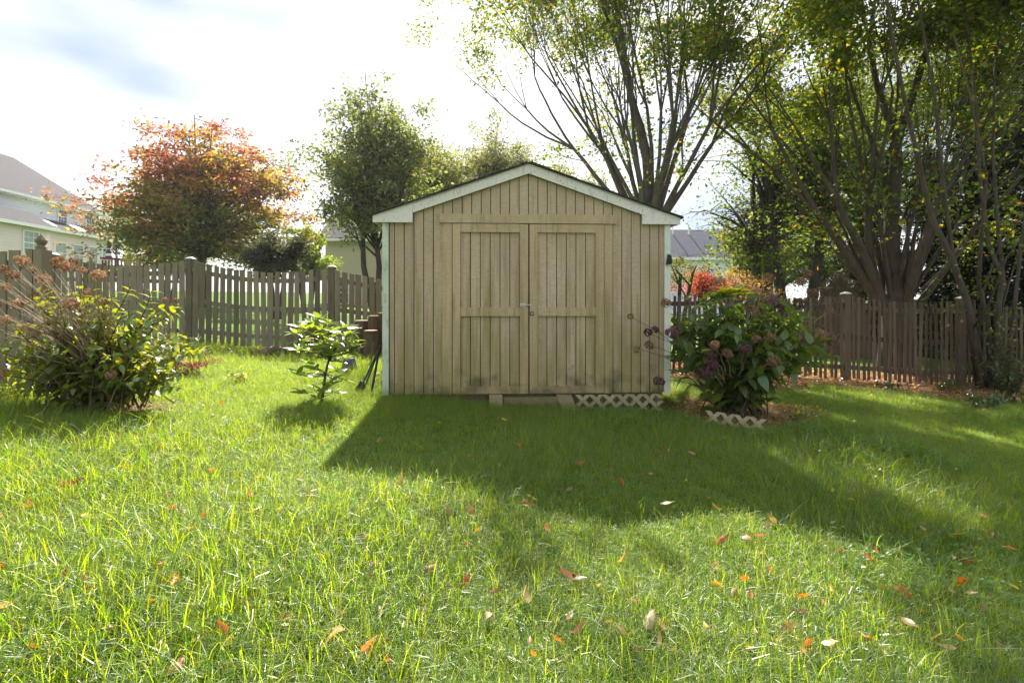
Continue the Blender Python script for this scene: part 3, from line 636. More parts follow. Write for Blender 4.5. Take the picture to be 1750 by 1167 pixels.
# ------------------------------------------------------------------ shed
SY = R(3.0); S0 = Vector((0.176, 5.5, 0))
def S(x, y, z): return (S0.x + x * math.cos(SY) - y * math.sin(SY), S0.y + x * math.sin(SY) + y * math.cos(SY), z)
HW, ZB, ZA, ZE, SL = 1.535, 0.15, 2.605, 2.04, 0.349
DEPTH = 2.9
def roof_z(x): return ZA - SL * abs(x)                # top of the rake at the front
shed = thing('garden_shed', (S0.x, S0.y, 0.0), 'tan wooden garden shed with double doors and white-trimmed gable roof', 'shed')
def lx(px):                                           # photo column on the shed front -> local x
    k = (px - PX0) / FPX; return (k * S0.y - S0.x) / (math.cos(SY) - k * math.sin(SY))
# backing and hidden walls
k = MB(); k.prism([(-HW + 0.01, ZB + 0.01), (HW - 0.01, ZB + 0.01), (HW - 0.01, roof_z(HW) - 0.1), (0, ZA - 0.1), (-HW + 0.01, roof_z(HW) - 0.1)], 0.02, 0.04, S); k.build('front_backing', M['backing'], shed)
k = MB(); k.box(-HW, -HW + 0.03, 0.042, DEPTH, ZB, roof_z(HW) - 0.06, S); k.build('side_wall', M['siding'], shed)
k = MB(); k.box(HW - 0.03, HW, 0.042, DEPTH, ZB, roof_z(HW) - 0.06, S); k.build('side_wall', M['siding'], shed)
k = MB(); k.prism([(-HW + 0.031, ZB), (HW - 0.031, ZB), (HW - 0.031, roof_z(HW) - 0.08), (0, ZA - 0.08), (-HW + 0.031, roof_z(HW) - 0.08)], DEPTH - 0.03, DEPTH, S); k.build('back_wall', M['siding'], shed)
MB().box(-HW + 0.03, HW - 0.03, 0.045, DEPTH - 0.04, ZB + 0.01, ZB + 0.06, S).build('floor_deck', M['timber'], shed)
# siding boards: one every four inches, groove between
DL, DR = lx(756.5), lx(1046)                          # outer edges of the door jambs
LT, LB = CAMH + (505 - 367.5) / 159.1, CAMH + (505 - 382.6) / 159.1
PITCH = 0.1023; GAP = 0.0085
bj = random.Random(5)
def strip(a, b, z0):
    if b - a < 0.012: return
    q = [(a, z0), (b, z0), (b, roof_z(b) - 0.105)]
    if a < 0 < b: q.append((0, ZA - 0.105))
    q.append((a, roof_z(a) - 0.105))
    MB().prism(q, -0.001 - bj.uniform(0, 0.0015), 0.019, S).build('siding_board', M['siding'], shed)
x = DL
while x > -HW + 0.055: strip(max(x - PITCH, -HW + 0.054) + GAP, x, ZB); x -= PITCH
n = round((DR - DL) / PITCH)
for i in range(n): strip(DL + (DR - DL) * i / n + GAP, DL + (DR - DL) * (i + 1) / n, LT + 0.001)
x = DR
while x < HW - 0.055: strip(x + GAP, min(x + PITCH, HW - 0.055), ZB); x += PITCH
MB().box(lx(752), lx(1052), -0.042, -0.003, LB, LT, S).build('door_lintel', M['shedtrim'], shed)
MB().box(DL, lx(772.5), -0.022, 0.018, ZB - 0.002, LB - 0.002, S).build('door_jamb', M['shedtrim'], shed)
MB().box(lx(1032), DR, -0.022, 0.018, ZB - 0.002, LB - 0.002, S).build('door_jamb', M['shedtrim'], shed)
def zpx(py): return CAMH + (505 - py) / 159.1
def door(x0, x1, s0, s1):
    """one door leaf: vertical boards set back, stiles and three rails proud"""
    d_ = MB().box(x0 + 0.003, x1 - 0.003, 0.006, 0.017, ZB + 0.004, LB - 0.006, S).build('door', M['backing'], shed)
    n = 6; w = (s1 - s0) / n
    for i in range(n):
        MB().box(s0 + i * w + 0.0042, s0 + (i + 1) * w - 0.0042, -0.004 - bj.uniform(0, 0.0015), 0.0055, ZB + 0.02, LB - 0.02, S).build('door_board', M['siding'], d_)
    for a, b in ((x0 + 0.004, s0), (s1, x1 - 0.004)): MB().box(a, b, -0.034, 0.0055, ZB + 0.004, LB - 0.008, S).build('door_stile', M['shedtrim'], d_)
    for a, b in ((383.5, 398), (525, 540), (659, 671.5)): MB().box(s0 + 0.002, s1 - 0.002, -0.032, -0.006, zpx(b), zpx(a), S).build('door_rail', M['shedtrim'], d_)
    return d_
dl = door(lx(773), lx(903), lx(787), lx(888)); dr = door(lx(904), lx(1031.5), lx(918), lx(1017))
k = MB(); k.box(lx(888.5), lx(898), -0.04, -0.0345, zpx(524), zpx(518), S); k.build('bolt_plate', M['metal'], dl)
MB().tube([S(lx(890), -0.046, zpx(521)), S(lx(905), -0.046, zpx(521.3))], 0.006, 8).build('slide_bolt', M['metal'], dl)
MB().box(lx(904.5), lx(907), -0.052, -0.0345, zpx(523), zpx(519), S).build('bolt_keeper', M['metal'], dr)
MB().box(lx(905.5), lx(911.5), -0.042, -0.0345, zpx(539), zpx(532.5), S).build('lock_plate', M['rust'], dr)
MB().tube([S(lx(908.5), -0.042, zpx(535.8)), S(lx(908.5), -0.054, zpx(535.8))], 0.009, 8).build('lock_knob', M['metal'], dr)
# corner boards
MB().box(-HW - 0.012, -HW + 0.052, -0.02, 0.06, ZB - 0.005, 1.965, S).build('corner_board', M['corner'], shed)
MB().box(HW - 0.053, HW + 0.012, -0.02, 0.06, ZB - 0.005, 1.965, S).build('corner_board', M['corner2'], shed)
k = MB(); k.prism([(lx(1136.5), zpx(451)), (lx(1145), zpx(451)), (lx(1145), zpx(445)), (lx(1143.5), zpx(437)), (lx(1139.5), zpx(434)), (lx(1138), zpx(445))], -0.07, -0.021, S); k.build('hook_bracket', M['black'], shed)
# rake boards, eave returns, roof
XE = 1.64
for s in (-1, 1):
    fw = 0.095; xi = 1.225
    q = [(0.0005 * s, ZA - 0.012), (s * xi, roof_z(xi) - 0.012), (s * xi, roof_z(xi) - 0.012 - fw), (0.0005 * s, ZA - 0.012 - fw)]
    MB().prism(q, -0.055, -0.03, S).build('rake_board', M['fascia'], shed)
    q = [(s * (xi + 0.002), roof_z(xi) - 0.012), (s * XE, ZE - 0.012), (s * XE, 1.967), (s * (xi + 0.002), 1.967)]
    MB().prism(q, -0.06, -0.028, S).build('eave_return', M['fascia'], shed)
    q = [(s * 0.0005, ZA), (s * (XE + 0.03), ZE - 0.01), (s * (XE + 0.03), ZE + 0.002), (s * 0.0005, ZA + 0.010)]
    MB().prism(q, -0.085, DEPTH + 0.08, S).build('roof_slope', M['shingle'], shed)
    q = [(s * 0.002, ZA - 0.011), (s * XE, ZE - 0.011), (s * XE, ZE - 0.003), (s * 0.002, ZA - 0.003)]
    MB().prism(q, -0.055, DEPTH + 0.05, S).build('roof_deck', M['fascia'], shed)
    MB().box(min(s * (XE - 0.02), s * XE), max(s * (XE - 0.02), s * XE), -0.027, DEPTH + 0.05, 1.97, ZE - 0.014, S).build('eave_fascia', M['fascia'], shed)
# ragged front shingle edge
rj = random.Random(8)
for s in (-1, 1):
    xx = 0.02
    while xx < XE - 0.02:
        w = rj.uniform(0.06, 0.14); b = min(xx + w, XE + 0.02); dz = 0.014 + rj.uniform(0.0, 0.007)
        q = [(s * xx, roof_z(xx) + 0.0105), (s * b, roof_z(b) + 0.0105), (s * b, roof_z(b) + dz + 0.003), (s * xx, roof_z(xx) + dz)]
        MB().prism(q, -0.09 - rj.uniform(0, 0.012), 0.12, S).build('shingle', M['shingle'], shed); xx = b + 0.004
# what the shed stands on
MB().box(-HW + 0.05, HW - 0.05, 0.06, 0.15, 0.02, 0.145, S).build('skid_beam', M['timber'], shed)
MB().box(-HW + 0.1, HW - 0.1, 1.2, 1.35, -0.2, 0.145, S).build('skid_beam', M['backing'], shed)
MB().box(-HW + 0.1, HW - 0.1, DEPTH - 0.2, DEPTH - 0.05, -0.2, 0.145, S).build('skid_beam', M['backing'], shed)
for xs in (-HW + 0.06, HW - 0.2): MB().box(xs, xs + 0.14, 0.04, DEPTH - 0.04, -0.25, 0.018, S).build('skid_block', M['backing'], shed)
def plain(name, mb, m, label, cat, group=None, smooth=False):
    c_ = sum((Vector(v) for v in mb.v), Vector()) / len(mb.v); zmin = min(v[2] for v in mb.v)
    return tag(mb.build(name, m, None, (c_.x, c_.y, zmin), smooth), label, cat, group)
k = MB(); k.box(lx(836), lx(858), -0.14, 0.035, -0.02, 0.145, S); plain('timber_block', k, M['timber'], 'short upright timber block under the left door', 'block')
k = MB(); k.hexa([S(lx(962), -0.22, -0.08), S(lx(986), -0.22, -0.08), S(lx(986), -0.19, -0.08), S(lx(962), -0.19, -0.08), S(lx(949), -0.005, 0.147), S(lx(975), -0.005, 0.147), S(lx(975), 0.02, 0.147), S(lx(949), 0.02, 0.147)]); plain('ramp_board', k, M['timber'], 'short sloping board propped under the right door beside the lattice', 'board')
k = MB(); k.box(lx(860), lx(955), -0.05, -0.012, -0.01, 0.115, S); plain('step_plank', k, M['timber'], 'mossy plank on edge below the shed doors', 'plank')

def lattice(name, label, TT, w, h, pitch, sw, mt, group=None, base=(0, 0, 0), skip=()):
    """crossed diagonal slats clipped to a w by h panel; TT maps panel x, depth, z to the yard"""
    root = thing(name, base, label, 'lattice', group); n = 0
    for direction in (1, -1):
        c0 = -h - pitch
        while c0 < w + h + pitch:
            # slat centre line x = c0 + direction*z ; clip by z in 0..h and x in 0..w
            zs = []
            for z in (0.0, h): zs.append(z)
            za, zb = 0.0, h
            f = lambda z: c0 + direction * z
            if direction == 1: za = max(za, 0 - c0); zb = min(zb, w - c0)
            else: za = max(za, c0 - w); zb = min(zb, c0)
            if zb - za > 0.03 and n not in skip:
                hx = sw * 0.707
                y0 = 0.0 if direction == 1 else -0.008; y1 = y0 + 0.0075
                q = [(f(za) - hx, za), (f(za) + hx, za), (f(zb) + hx, zb), (f(zb) - hx, zb)]
                MB().prism(q, y0, y1, TT).build('slat', mt, root)
            n += 1; c0 += pitch
    return root
xl = lx(982)
lattice('garden_lattice', 'pale diagonal lattice strip skirting the shed below the right door', lambda x, y, z: S(xl + x, -0.03 + y - 0.03 * (0.2 - z), z - 0.07), lx(1128) - xl, 0.205, 0.145, 0.04, M['lattice'], base=S(xl, -0.03, -0.08))
p0 = on_ground(1204, 722); p1 = on_ground(1304, 738)
dv = (p1 - p0); ln = math.hypot(dv.x, dv.y); ux, uy = dv.x / ln, dv.y / ln
def LT2(x, y, z):
    s = x / ln; b = p0.lerp(p1, s); return (b.x - uy * (y + 0.25 * z) , b.y + ux * (y + 0.25 * z), b.z - 0.075 + z * 0.97)
lattice('garden_lattice', 'pale lattice edging stuck in the ground before the flowering bush', LT2, ln, 0.2, 0.14, 0.038, M['lattice'], base=tuple(p0))
q0 = at(654, 625, 5.75)
lattice('lattice_strip', 'narrow pale lattice strip leaning on the left shed corner', lambda x, y, z: (q0.x - 0.035 + x + 0.03 * z, 5.78 + y + 0.1 * z, gz(q0.x, 5.78) + z), 0.05, 0.72, 0.12, 0.018, M['lattice'], base=(q0.x, 5.78, gz(q0.x, 5.78)))

# ------------------------------------------------------------------ fences
def cap_box(mb, x, y, z, w, h): mb.hexa([(x - w, y - w, z), (x + w, y - w, z), (x + w, y + w, z), (x - w, y + w, z), (x - w * .3, y - w * .3, z + h), (x + w * .3, y - w * .3, z + h), (x + w * .3, y + w * .3, z + h), (x - w * .3, y + w * .3, z + h)])
def finial(x, y, z, m, parent):
    k = MB(); k.tube([(x, y, z), (x, y, z + 0.03), (x, y, z + 0.05), (x, y, z + 0.075), (x, y, z + 0.095), (x, y, z + 0.13), (x, y, z + 0.155)], [0.045, 0.045, 0.03, 0.045, 0.05, 0.026, 0.005], 8)
    return k.build('finial', m, parent)
def fence(label, posts, pitch, pw, m, mcap, dip, seed, Y=9.2, sink=0.06):
    """posts: (x, y, top z); pickets hang on three rails, tops dip between the posts"""
    f = thing('picket_fence', (posts[0][0], posts[0][1], gz(*posts[0][:2])), label, 'fence'); r = random.Random(seed)
    for x, y, z in posts:
        k = MB(); k.box(x - 0.055, x + 0.055, y - 0.02, y + 0.1, gz(x, y) - 0.3, z + 0.02); po = k.build('post', m, f)
        k = MB(); cap_box(k, x, y + 0.04, z + 0.021, 0.07, 0.035); k.build('post_cap', mcap, po)
    for (xa, ya, za), (xb, yb, zb) in zip(posts, posts[1:]):
        L = xb - xa
        def top(t): return za + (zb - za) * t - dip * 4 * t * (1 - t)
        def P(x, y, z): t = (x - xa) / L; return (x, ya + (yb - ya) * t + y, z)
        for fr in (0.16, 0.52, 0.86):
            n = 8; k = MB()
            for i in range(n):
                ta, tb = i / n, (i + 1) / n; xs = [xa + 0.056 + (L - 0.112) * ta, xa + 0.056 + (L - 0.112) * tb]
                zz = [gz(xx, ya) + (top((xx - xa) / L) - gz(xx, ya)) * (fr if fr < 0.8 else 1) - (0.16 if fr > 0.8 else 0) for xx in xs]
                k.hexa([P(xs[0], 0.001, zz[0] - 0.04), P(xs[1], 0.001, zz[1] - 0.04), P(xs[1], 0.035, zz[1] - 0.04), P(xs[0], 0.035, zz[0] - 0.04),
                        P(xs[0], 0.001, zz[0] + 0.04), P(xs[1], 0.001, zz[1] + 0.04), P(xs[1], 0.035, zz[1] + 0.04), P(xs[0], 0.035, zz[0] + 0.04)])
            k.build('rail', m, f)
        n = round((L - 0.12) / pitch); pp = (L - 0.12) / n
        for i in range(n):
            x = xa + 0.06 + (i + 0.5) * pp + r.gauss(0, 0.004); w = pw * r.uniform(0.84, 1.08) / 2; t = (x - xa) / L; ln_ = r.gauss(0, 0.009)
            z1 = top(t) + r.gauss(0, 0.008); z0 = gz(x, ya) + 0.03 + r.uniform(-0.03, 0.03)
            sl_ = (top(min(1, t + 0.02)) - top(max(0, t - 0.02))) / (0.04 * L) * w
            y0 = -0.013 - r.uniform(0, 0.003)
            k = MB(); k.hexa([P(x - w - ln_, y0, z0), P(x + w - ln_, y0, z0), P(x + w - ln_, -0.001, z0), P(x - w - ln_, -0.001, z0),
                              P(x - w + ln_, y0, z1 - sl_), P(x + w + ln_, y0, z1 + sl_), P(x + w + ln_, -0.001, z1 + sl_), P(x - w + ln_, -0.001, z1 - sl_)])
            k.build('picket', m, f)
    return f
M['capwhite'] = simple('pale_post_cap', (0.5, 0.48, 0.42), 0.6, 0.2)
FY = 9.2
def fp(px, py, y=FY): p = at(px, py, y); return (p.x, y, p.z)
fence('weathered grey picket fence with dipping tops to the left of the shed', [fp(-150, 428), fp(88, 437), fp(323, 444), fp(566, 458), fp(800, 478)], 0.124, 0.094, M['fence'], M['capwhite'], 0.14, 3)
fence('dark shaded picket fence with dipping tops to the right of the shed', [fp(1055, 494), fp(1250, 497), fp(1448, 504), fp(1645, 512), fp(1845, 522)], 0.094, 0.051, M['fence_shaded'], M['capwhite'], 0.09, 4)
# nearer stretch of fence at the left edge with a pointed post
f = thing('board_fence', (-5.0, 5.0, gz(-5, 5)), 'near weathered board fence with a pointed post at the left edge', 'fence')
yq = 5.0; xq = at(62, 0, yq).x
MB().box(xq - 0.055, xq + 0.055, yq, yq + 0.11, gz(xq, yq) - 0.2, at(0, 427, yq).z).build('post', M['fence'], f); finial(xq, yq + 0.055, at(0, 427, yq).z + 0.001, M['fence'], f)
for i, (a, b, t) in enumerate(((-30, -8, 432), (-5, 13, 430), (18, 36, 428), (47, 58, 426), (60, 74, 426), (-55, -35, 434))):
    MB().box(at(a, 0, yq).x, at(b, 0, yq).x, yq - 0.021, yq - 0.002, gz(-4.6, yq), at(0, t, yq).z).build('board', M['fence'], f)
for z in (0.5, 1.05, 1.45): MB().box(at(-60, 0, yq).x, xq - 0.056, yq + 0.001, yq + 0.04, gz(-4.8, yq) + z - 0.26, gz(-4.8, yq) + z - 0.17).build('rail', M['fence'], f)
# neighbour's picket fence further back with pointed posts
f = thing('neighbour_fence', (at(150, 0, 13).x, 13, gz(-10, 13)), 'pale neighbouring picket fence with pointed posts showing over the fence top', 'fence')
for px, pt in ((152, 447), (213, 457)):
    p = at(px, pt, 13.0); MB().box(p.x - 0.06, p.x + 0.06, 13.0, 13.12, gz(p.x, 13) - 0.2, p.z).build('post', M['timber'], f); finial(p.x, 13.06, p.z + 0.001, M['timber'], f)
for i in range(10):
    px = 110 + i * 14; p = at(px, 452 + 0.12 * i - 9 * math.sin(i * 0.9), 13.0)
    MB().box(p.x - 0.045, p.x + 0.045, 12.97, 12.995, gz(p.x, 13), p.z).build('picket', M['timber'], f)
for z in (0.4, 1.0): MB().box(at(105, 0, 13).x, at(255, 0, 13).x, 12.996, 13.03, gz(-10.5, 13) + z, gz(-10.5, 13) + z + 0.09).build('rail', M['timber'], f)

# ------------------------------------------------------------------ trees
rt = random.Random(21)
stems = [(R(80), R(3), 3.6, 0.17)]
for i in range(20):
    az = 2 * math.pi * i / 20 + rt.uniform(-0.25, 0.25); stems.append((az, R(rt.choice([8, 14, 20, 26, 32, 38, 44]) + rt.uniform(-3, 3)), rt.uniform(2.3, 3.2), rt.uniform(0.05, 0.085)))
bx = at(1108, 0, 13.0).x
vase_tree((bx, 13.0, gz(bx, 13)), 3.2, 0.26, stems, 3.2, 4, 'tall vase-shaped tree with many upswept grey stems rising directly behind the shed', M['bark_zel'], 31, 62, 0.25,
          GREEN_Z, [4, 5, 3, 2, 2, 0.3], 0.115, lat=0.3)
stems = [(R(90), R(2), 3.6, 0.17), (R(60), R(9), 3.4, 0.12), (R(175), R(46), 2.6, 0.13), (R(188), R(33), 2.7, 0.1), (R(170), R(21), 2.8, 0.1), (R(5), R(22), 2.7, 0.09), (R(350), R(38), 2.5, 0.08)]
for i in range(14):
    az = 2 * math.pi * i / 14 + rt.uniform(-0.25, 0.25); stems.append((az, R(rt.choice([8, 14, 20, 27, 34, 42]) + rt.uniform(-3, 3)), rt.uniform(2.0, 2.8), rt.uniform(0.045, 0.075)))
bx = at(1532, 0, 11.0).x
vase_tree((bx, 11.0, gz(bx, 11)), 1.45, 0.32, stems, 3.2, 4, 'broad vase-shaped tree with thick brown forked trunk just beyond the right fence', M['bark_zel2'], 47, 88, 0.26,
          GREEN_Z, [5, 6, 3, 2, 2, 0.4], 0.115, lat=0.34)

def maple_cols(P, r):
    z = (P[:, 2] - 2.2) / 7.0; out = np.abs(P[:, 0] + 13.3) / 4.4; left = (-(P[:, 0] + 13.3)) / 4.4
    cl = np.sin(P[:, 0] * 1.9 + 1) * np.sin(P[:, 1] * 1.7) * 0.5 + np.sin(P[:, 2] * 2.3 + P[:, 0]) * 0.3
    redness = np.clip(z * 0.95 + 0.3 * out + 0.12 * left - 0.18 + 0.45 * cl + r.normal(0, 0.16, len(P)), 0, 1)[:, None]
    g = np.array([0.1, 0.14, 0.03]); yel = np.array([0.27, 0.2, 0.04]); red = np.array([0.27, 0.075, 0.09]); org = np.array([0.26, 0.115, 0.08])
    c = np.where(redness < 0.3, g + (yel - g) * redness / 0.3, np.where(redness < 0.55, yel + (org - yel) * (redness - 0.3) / 0.25, org + (red - org) * (redness - 0.55) / 0.45))
    return c * r.uniform(0.7, 1.3, (len(P), 1))
d = 22.0; c0 = at(345, 340, d)
crown_tree('maple_tree', (c0.x, d, gz(c0.x, d)), (c0.x, d, 4.0), 0.2, (c0.x, d, 4.7), (4.5, 3.6, 4.3), 90, 7, 58, 0.64, 0.18, None, None, 'autumn maple tree turning red and orange behind the left fence', 61, colf=maple_cols, low=-0.6, squash=0.5)
PEAR = [(0.12, 0.155, 0.065), (0.16, 0.195, 0.075), (0.18, 0.19, 0.05), (0.07, 0.095, 0.04), (0.24, 0.22, 0.05)]
d = 18.0; c0 = at(648, 300, d)
crown_tree('pear_tree', (c0.x, d, gz(c0.x, d)), (c0.x, d, 4.2), 0.12, (c0.x - 0.05, d, 5.7), (2.35, 2.2, 3.3), 74, 7, 46, 0.46, 0.14, PEAR, [4, 4, 2, 3, 0.8], 'round-crowned green tree with slender multiple stems to the left of the shed roof', 62, stems=3, low=-0.8)
GREY = [(0.13, 0.16, 0.08), (0.17, 0.19, 0.09), (0.1, 0.12, 0.065), (0.21, 0.21, 0.09)]
for px, py, d, rx, rz, n, sd, lb in ((835, 300, 27, 3.0, 2.6, 40, 63, 'hazy grey-green tree just above the left slope of the shed roof'), (745, 300, 25, 1.6, 2.4, 22, 64, 'yellow-green tree peeping out beside the round-crowned tree'),
                                     (955, 320, 29, 3.0, 1.9, 30, 65, 'low grey-green tree behind the stems above the right shed roof')):
    c0 = at(px, py, d)
    crown_tree('background_tree', (c0.x, d, gz(c0.x, d)), (c0.x, d, c0.z - 1.0), 0.16, tuple(c0), (rx, rx, rz), n, 7, 85, 0.6, 0.15, GREY if sd != 64 else PEAR, [4, 4, 2, 2] if sd != 64 else [2, 5, 4, 1, 2], lb, sd)
LIME = [(0.12, 0.2, 0.025), (0.17, 0.24, 0.03), (0.08, 0.14, 0.02), (0.24, 0.24, 0.03)]
for px, py, d, rx, rz, n, pal, wts, lb, sd in (
        (528, 428, 24, 1.3, 1.5, 22, LIME, [3, 4, 2, 2], 'bright lime-green small tree between the maple and the beige house', 66),
        (472, 437, 17, 0.75, 0.8, 16, [(0.04, 0.045, 0.03), (0.06, 0.055, 0.04), (0.045, 0.06, 0.03)], [2, 1, 2], 'dark brown-green rounded bush above the left fence', 67),
        (205, 395, 46, 3.4, 3.6, 34, LIME, [3, 2, 4, 1], 'green tree between the white house and the red maple', 68),
        (285, 432, 26, 1.7, 1.5, 18, PEAR, [2, 5, 3, 1, 2], 'low yellow-green tree beneath the red maple', 69),
        (1154, 462, 13.5, 0.26, 0.7, 5, [(0.11, 0.15, 0.03), (0.16, 0.17, 0.035), (0.2, 0.15, 0.04)], [3, 3, 1], 'slender light green sapling at the right corner of the shed', 70),
        (1208, 488, 14, 0.32, 0.42, 9, [(0.4, 0.075, 0.08), (0.32, 0.06, 0.06), (0.42, 0.14, 0.1)], [3, 2, 1], 'small crimson-leaved shrub against the far white house', 71),
        (1268, 486, 15, 0.6, 0.38, 12, [(0.3, 0.17, 0.06), (0.24, 0.12, 0.05), (0.2, 0.2, 0.05)], [3, 2, 1], 'low orange-brown shrub behind the flowering bush', 72),
        (1288, 415, 20, 1.25, 1.5, 22, [(0.15, 0.18, 0.03), (0.22, 0.22, 0.035), (0.1, 0.14, 0.025), (0.3, 0.24, 0.04)], [3, 3, 2, 1], 'yellow-green small tree in front of the far white house', 73)):
    c0 = at(px, py, d)
    crown_tree('small_tree' if d > 15 and px != 472 else 'shrub_tree', (c0.x, d, gz(c0.x, d)), (c0.x, d, c0.z - rz * 0.2), 0.07 if rx < 1 else 0.12, tuple(c0), (rx, rx, rz), n, 6, 75, 0.26 * max(1, rx * 0.8), 0.06 if d < 16 else 0.12, pal, wts, lb, sd, stems=2)
DG = [(0.07, 0.115, 0.025), (0.1, 0.15, 0.03), (0.16, 0.18, 0.03), (0.04, 0.07, 0.018)]
for px, d, top, cy, rx, rz, n, lb, sd in ((1312, 17.5, 420, 335, 2.0, 2.7, 40, 'dark-trunked green tree right of the far white house', 81), (1362, 18.5, 420, 270, 2.7, 3.6, 50, 'tall dark-trunked tree between the two vase-shaped trees', 82),
                                          (1470, 22, 420, 230, 4.0, 5.0, 60, 'tall dark green tree behind the forked trunk', 83), (1700, 21, 420, 210, 4.2, 5.2, 60, 'tall shady tree at the far right behind the dark conifers', 84), (1405, 27, 480, 425, 2.6, 2.3, 34, 'low green tree behind the brush pile', 85), (1335, 30, 480, 440, 2.2, 1.9, 26, 'low tree farthest back between the dark trunks', 86)):
    c0 = at(px, cy, d)
    crown_tree('woodland_tree', (c0.x, d, gz(c0.x, d)), (c0.x, d, c0.z - 0.5), 0.2, tuple(c0), (rx, rx, rz), n, 7, 62, 0.62, 0.14, DG, [4, 4, 3, 3], lb, sd, stems=2 if sd < 83 else 1, low=-0.9)

p = at(1428, 470, 15.0); hz = gz(p.x, 15); root = thing('brush_pile', (p.x, 15, hz), 'tall brown brush pile under the trees beyond the right fence', 'brush pile')
V = []; F = []; q = random.Random(3)
for j in range(9):
    for k_ in range(16):
        t = j / 8; a = 2 * math.pi * k_ / 16; rr_ = 0.95 * (1 - t ** 1.6) * q.uniform(0.85, 1.12) + 0.02; V.append((p.x + 0.15 * t + rr_ * math.cos(a) * 1.1, 15 + rr_ * math.sin(a), hz - 0.1 + 2.45 * t * q.uniform(0.97, 1.03)))
for j in range(8):
    for k_ in range(16): F.append((j * 16 + k_, j * 16 + (k_ + 1) % 16, (j + 1) * 16 + (k_ + 1) % 16, (j + 1) * 16 + k_))
mobj('heap', V, F, M['bark_log'], root, smooth=True)
P = np.array(V)[np.random.default_rng(5).integers(0, 128, 2600)] + np.random.default_rng(6).normal(0, 0.13, (2600, 3))
leaf_cloud('twigs', P, 0.26, leaf_colours(2600, [(0.16, 0.11, 0.06), (0.24, 0.18, 0.1), (0.09, 0.06, 0.035), (0.14, 0.14, 0.05)], [3, 2, 2, 1], 7), M['needle'], root, aspect=0.1, tilt=0.9, down=1.0, seed=8)['kind'] = 'stuff'

def conifer(px, d, h, r0, label, seed):
    """drooping tiers of dark needle sprays round a straight trunk"""
    c0 = at(px, 505, d); b = Vector((c0.x, d, gz(c0.x, d))); root = thing('conifer_tree', b, label, 'tree', None); r = random.Random(seed); mb = MB(); P = []; rn = np.random.default_rng(seed)
    mb.tube([b - Vector((0, 0, 0.3)), b + Vector((0, 0, h))], [0.2, 0.02], 8); z = 0.5
    while z < h - 0.2:
        t = z / h; nb = 7
        for k in range(nb):
            a = r.uniform(0, 6.283); L = r0 * (1 - t) * r.uniform(0.75, 1.1) + 0.15; s = b + Vector((0, 0, z + r.uniform(-0.15, 0.15)))
            m1 = s + Vector((math.cos(a), math.sin(a), 0.05)) * L * 0.5; e = s + Vector((math.cos(a), math.sin(a), -0.28)) * L
            mb.tube([s, m1, e], [0.03, 0.02, 0.006], 4, cap=False)
            q = rn.uniform(0.12, 1, (int(110 * L), 1)); base = np.array(tuple(s)) * (1 - q) ** 2 + 2 * q * (1 - q) * np.array(tuple(m1)) + q * q * np.array(tuple(e))
            P.append(base + rn.normal(0, 1, base.shape) * np.array([0.16, 0.16, 0.07]) * (0.5 + 0.5 * q))
        z += r.uniform(0.28, 0.42)
    P = open_beyond(np.vstack(P), seed); mb.build('trunk', M['bark_dark'], root, smooth=True)
    leaf_cloud('crown', P, 0.17, leaf_colours(len(P), [(0.018, 0.034, 0.014), (0.028, 0.045, 0.018), (0.012, 0.022, 0.01)], [2, 2, 1], seed), M['needle'], root, aspect=0.28, tilt=0.45, down=0.6, seed=seed)
conifer(1655, 15.5, 8.5, 2.2, 'dark drooping conifer directly right of the forked trunk', 91)
conifer(1760, 14.0, 9.0, 2.3, 'dark drooping conifer at the right edge', 92)
conifer(1492, 19.0, 7.0, 2.2, 'dark conifer behind the forked trunk', 93)
conifer(1590, 20.0, 8.0, 2.4, 'dark conifer farthest back between the other conifers', 94)

# thin multi-stemmed small tree in front of the right fence
cm = at(1680, 655, 8.9); cb = Vector((cm.x, 8.9, gz(cm.x, 8.9)))
root = thing('multi_stem_tree', cb, 'slender multi-stemmed small tree leaning before the right fence', 'tree')
paths = [([(1676, 655), (1654, 517), (1625, 440), (1592, 370), (1566, 260), (1552, 200), (1527, 75), (1510, -40)], 0.055), ([(1688, 655), (1664, 560), (1628, 435), (1610, 298), (1600, 180), (1575, 40), (1560, -60)], 0.04),
         ([(1702, 655), (1704, 560), (1712, 470), (1690, 420), (1674, 300), (1668, 180), (1650, 20), (1640, -70)], 0.042), ([(1706, 655), (1712, 500), (1716, 490), (1705, 380), (1697, 270), (1700, 120), (1720, -30)], 0.038),
         ([(1692, 655), (1690, 560), (1672, 480), (1680, 380), (1686, 300), (1660, 180), (1630, 60)], 0.036), ([(1712, 655), (1730, 560), (1745, 420), (1770, 250), (1790, 60)], 0.035), ([(1700, 600), (1680, 500), (1705, 430), (1745, 370), (1790, 320)], 0.022),
         ([(1575, 495), (1600, 470), (1635, 440), (1668, 405)], 0.024), ([(1664, 560), (1690, 520), (1720, 440), (1760, 390)], 0.018), ([(1704, 560), (1720, 500), (1740, 430), (1752, 360)], 0.018)]
mb = MB(); tips = []; rr = random.Random(4)
for j, (pl, r0) in enumerate(paths):
    pts = []
    for i, (x, y) in enumerate(pl):
        t = i / (len(pl) - 1); pts.append(at(x, y, 8.9 + 0.12 * math.sin(j * 2.1) - (0.9 * math.sin(j * 1.7 + 0.5)) * t))
    if j not in (7, 8, 9): pts[0].z = gz(pts[0].x, pts[0].y) - 0.05
    mb.tube(pts, [r0 * (1.1 - 0.75 * i / (len(pts) - 1)) for i in range(len(pts))], 7); tips.append(pts)
mb.build('trunk', M['bark_zel2'], root, smooth=True); P = []
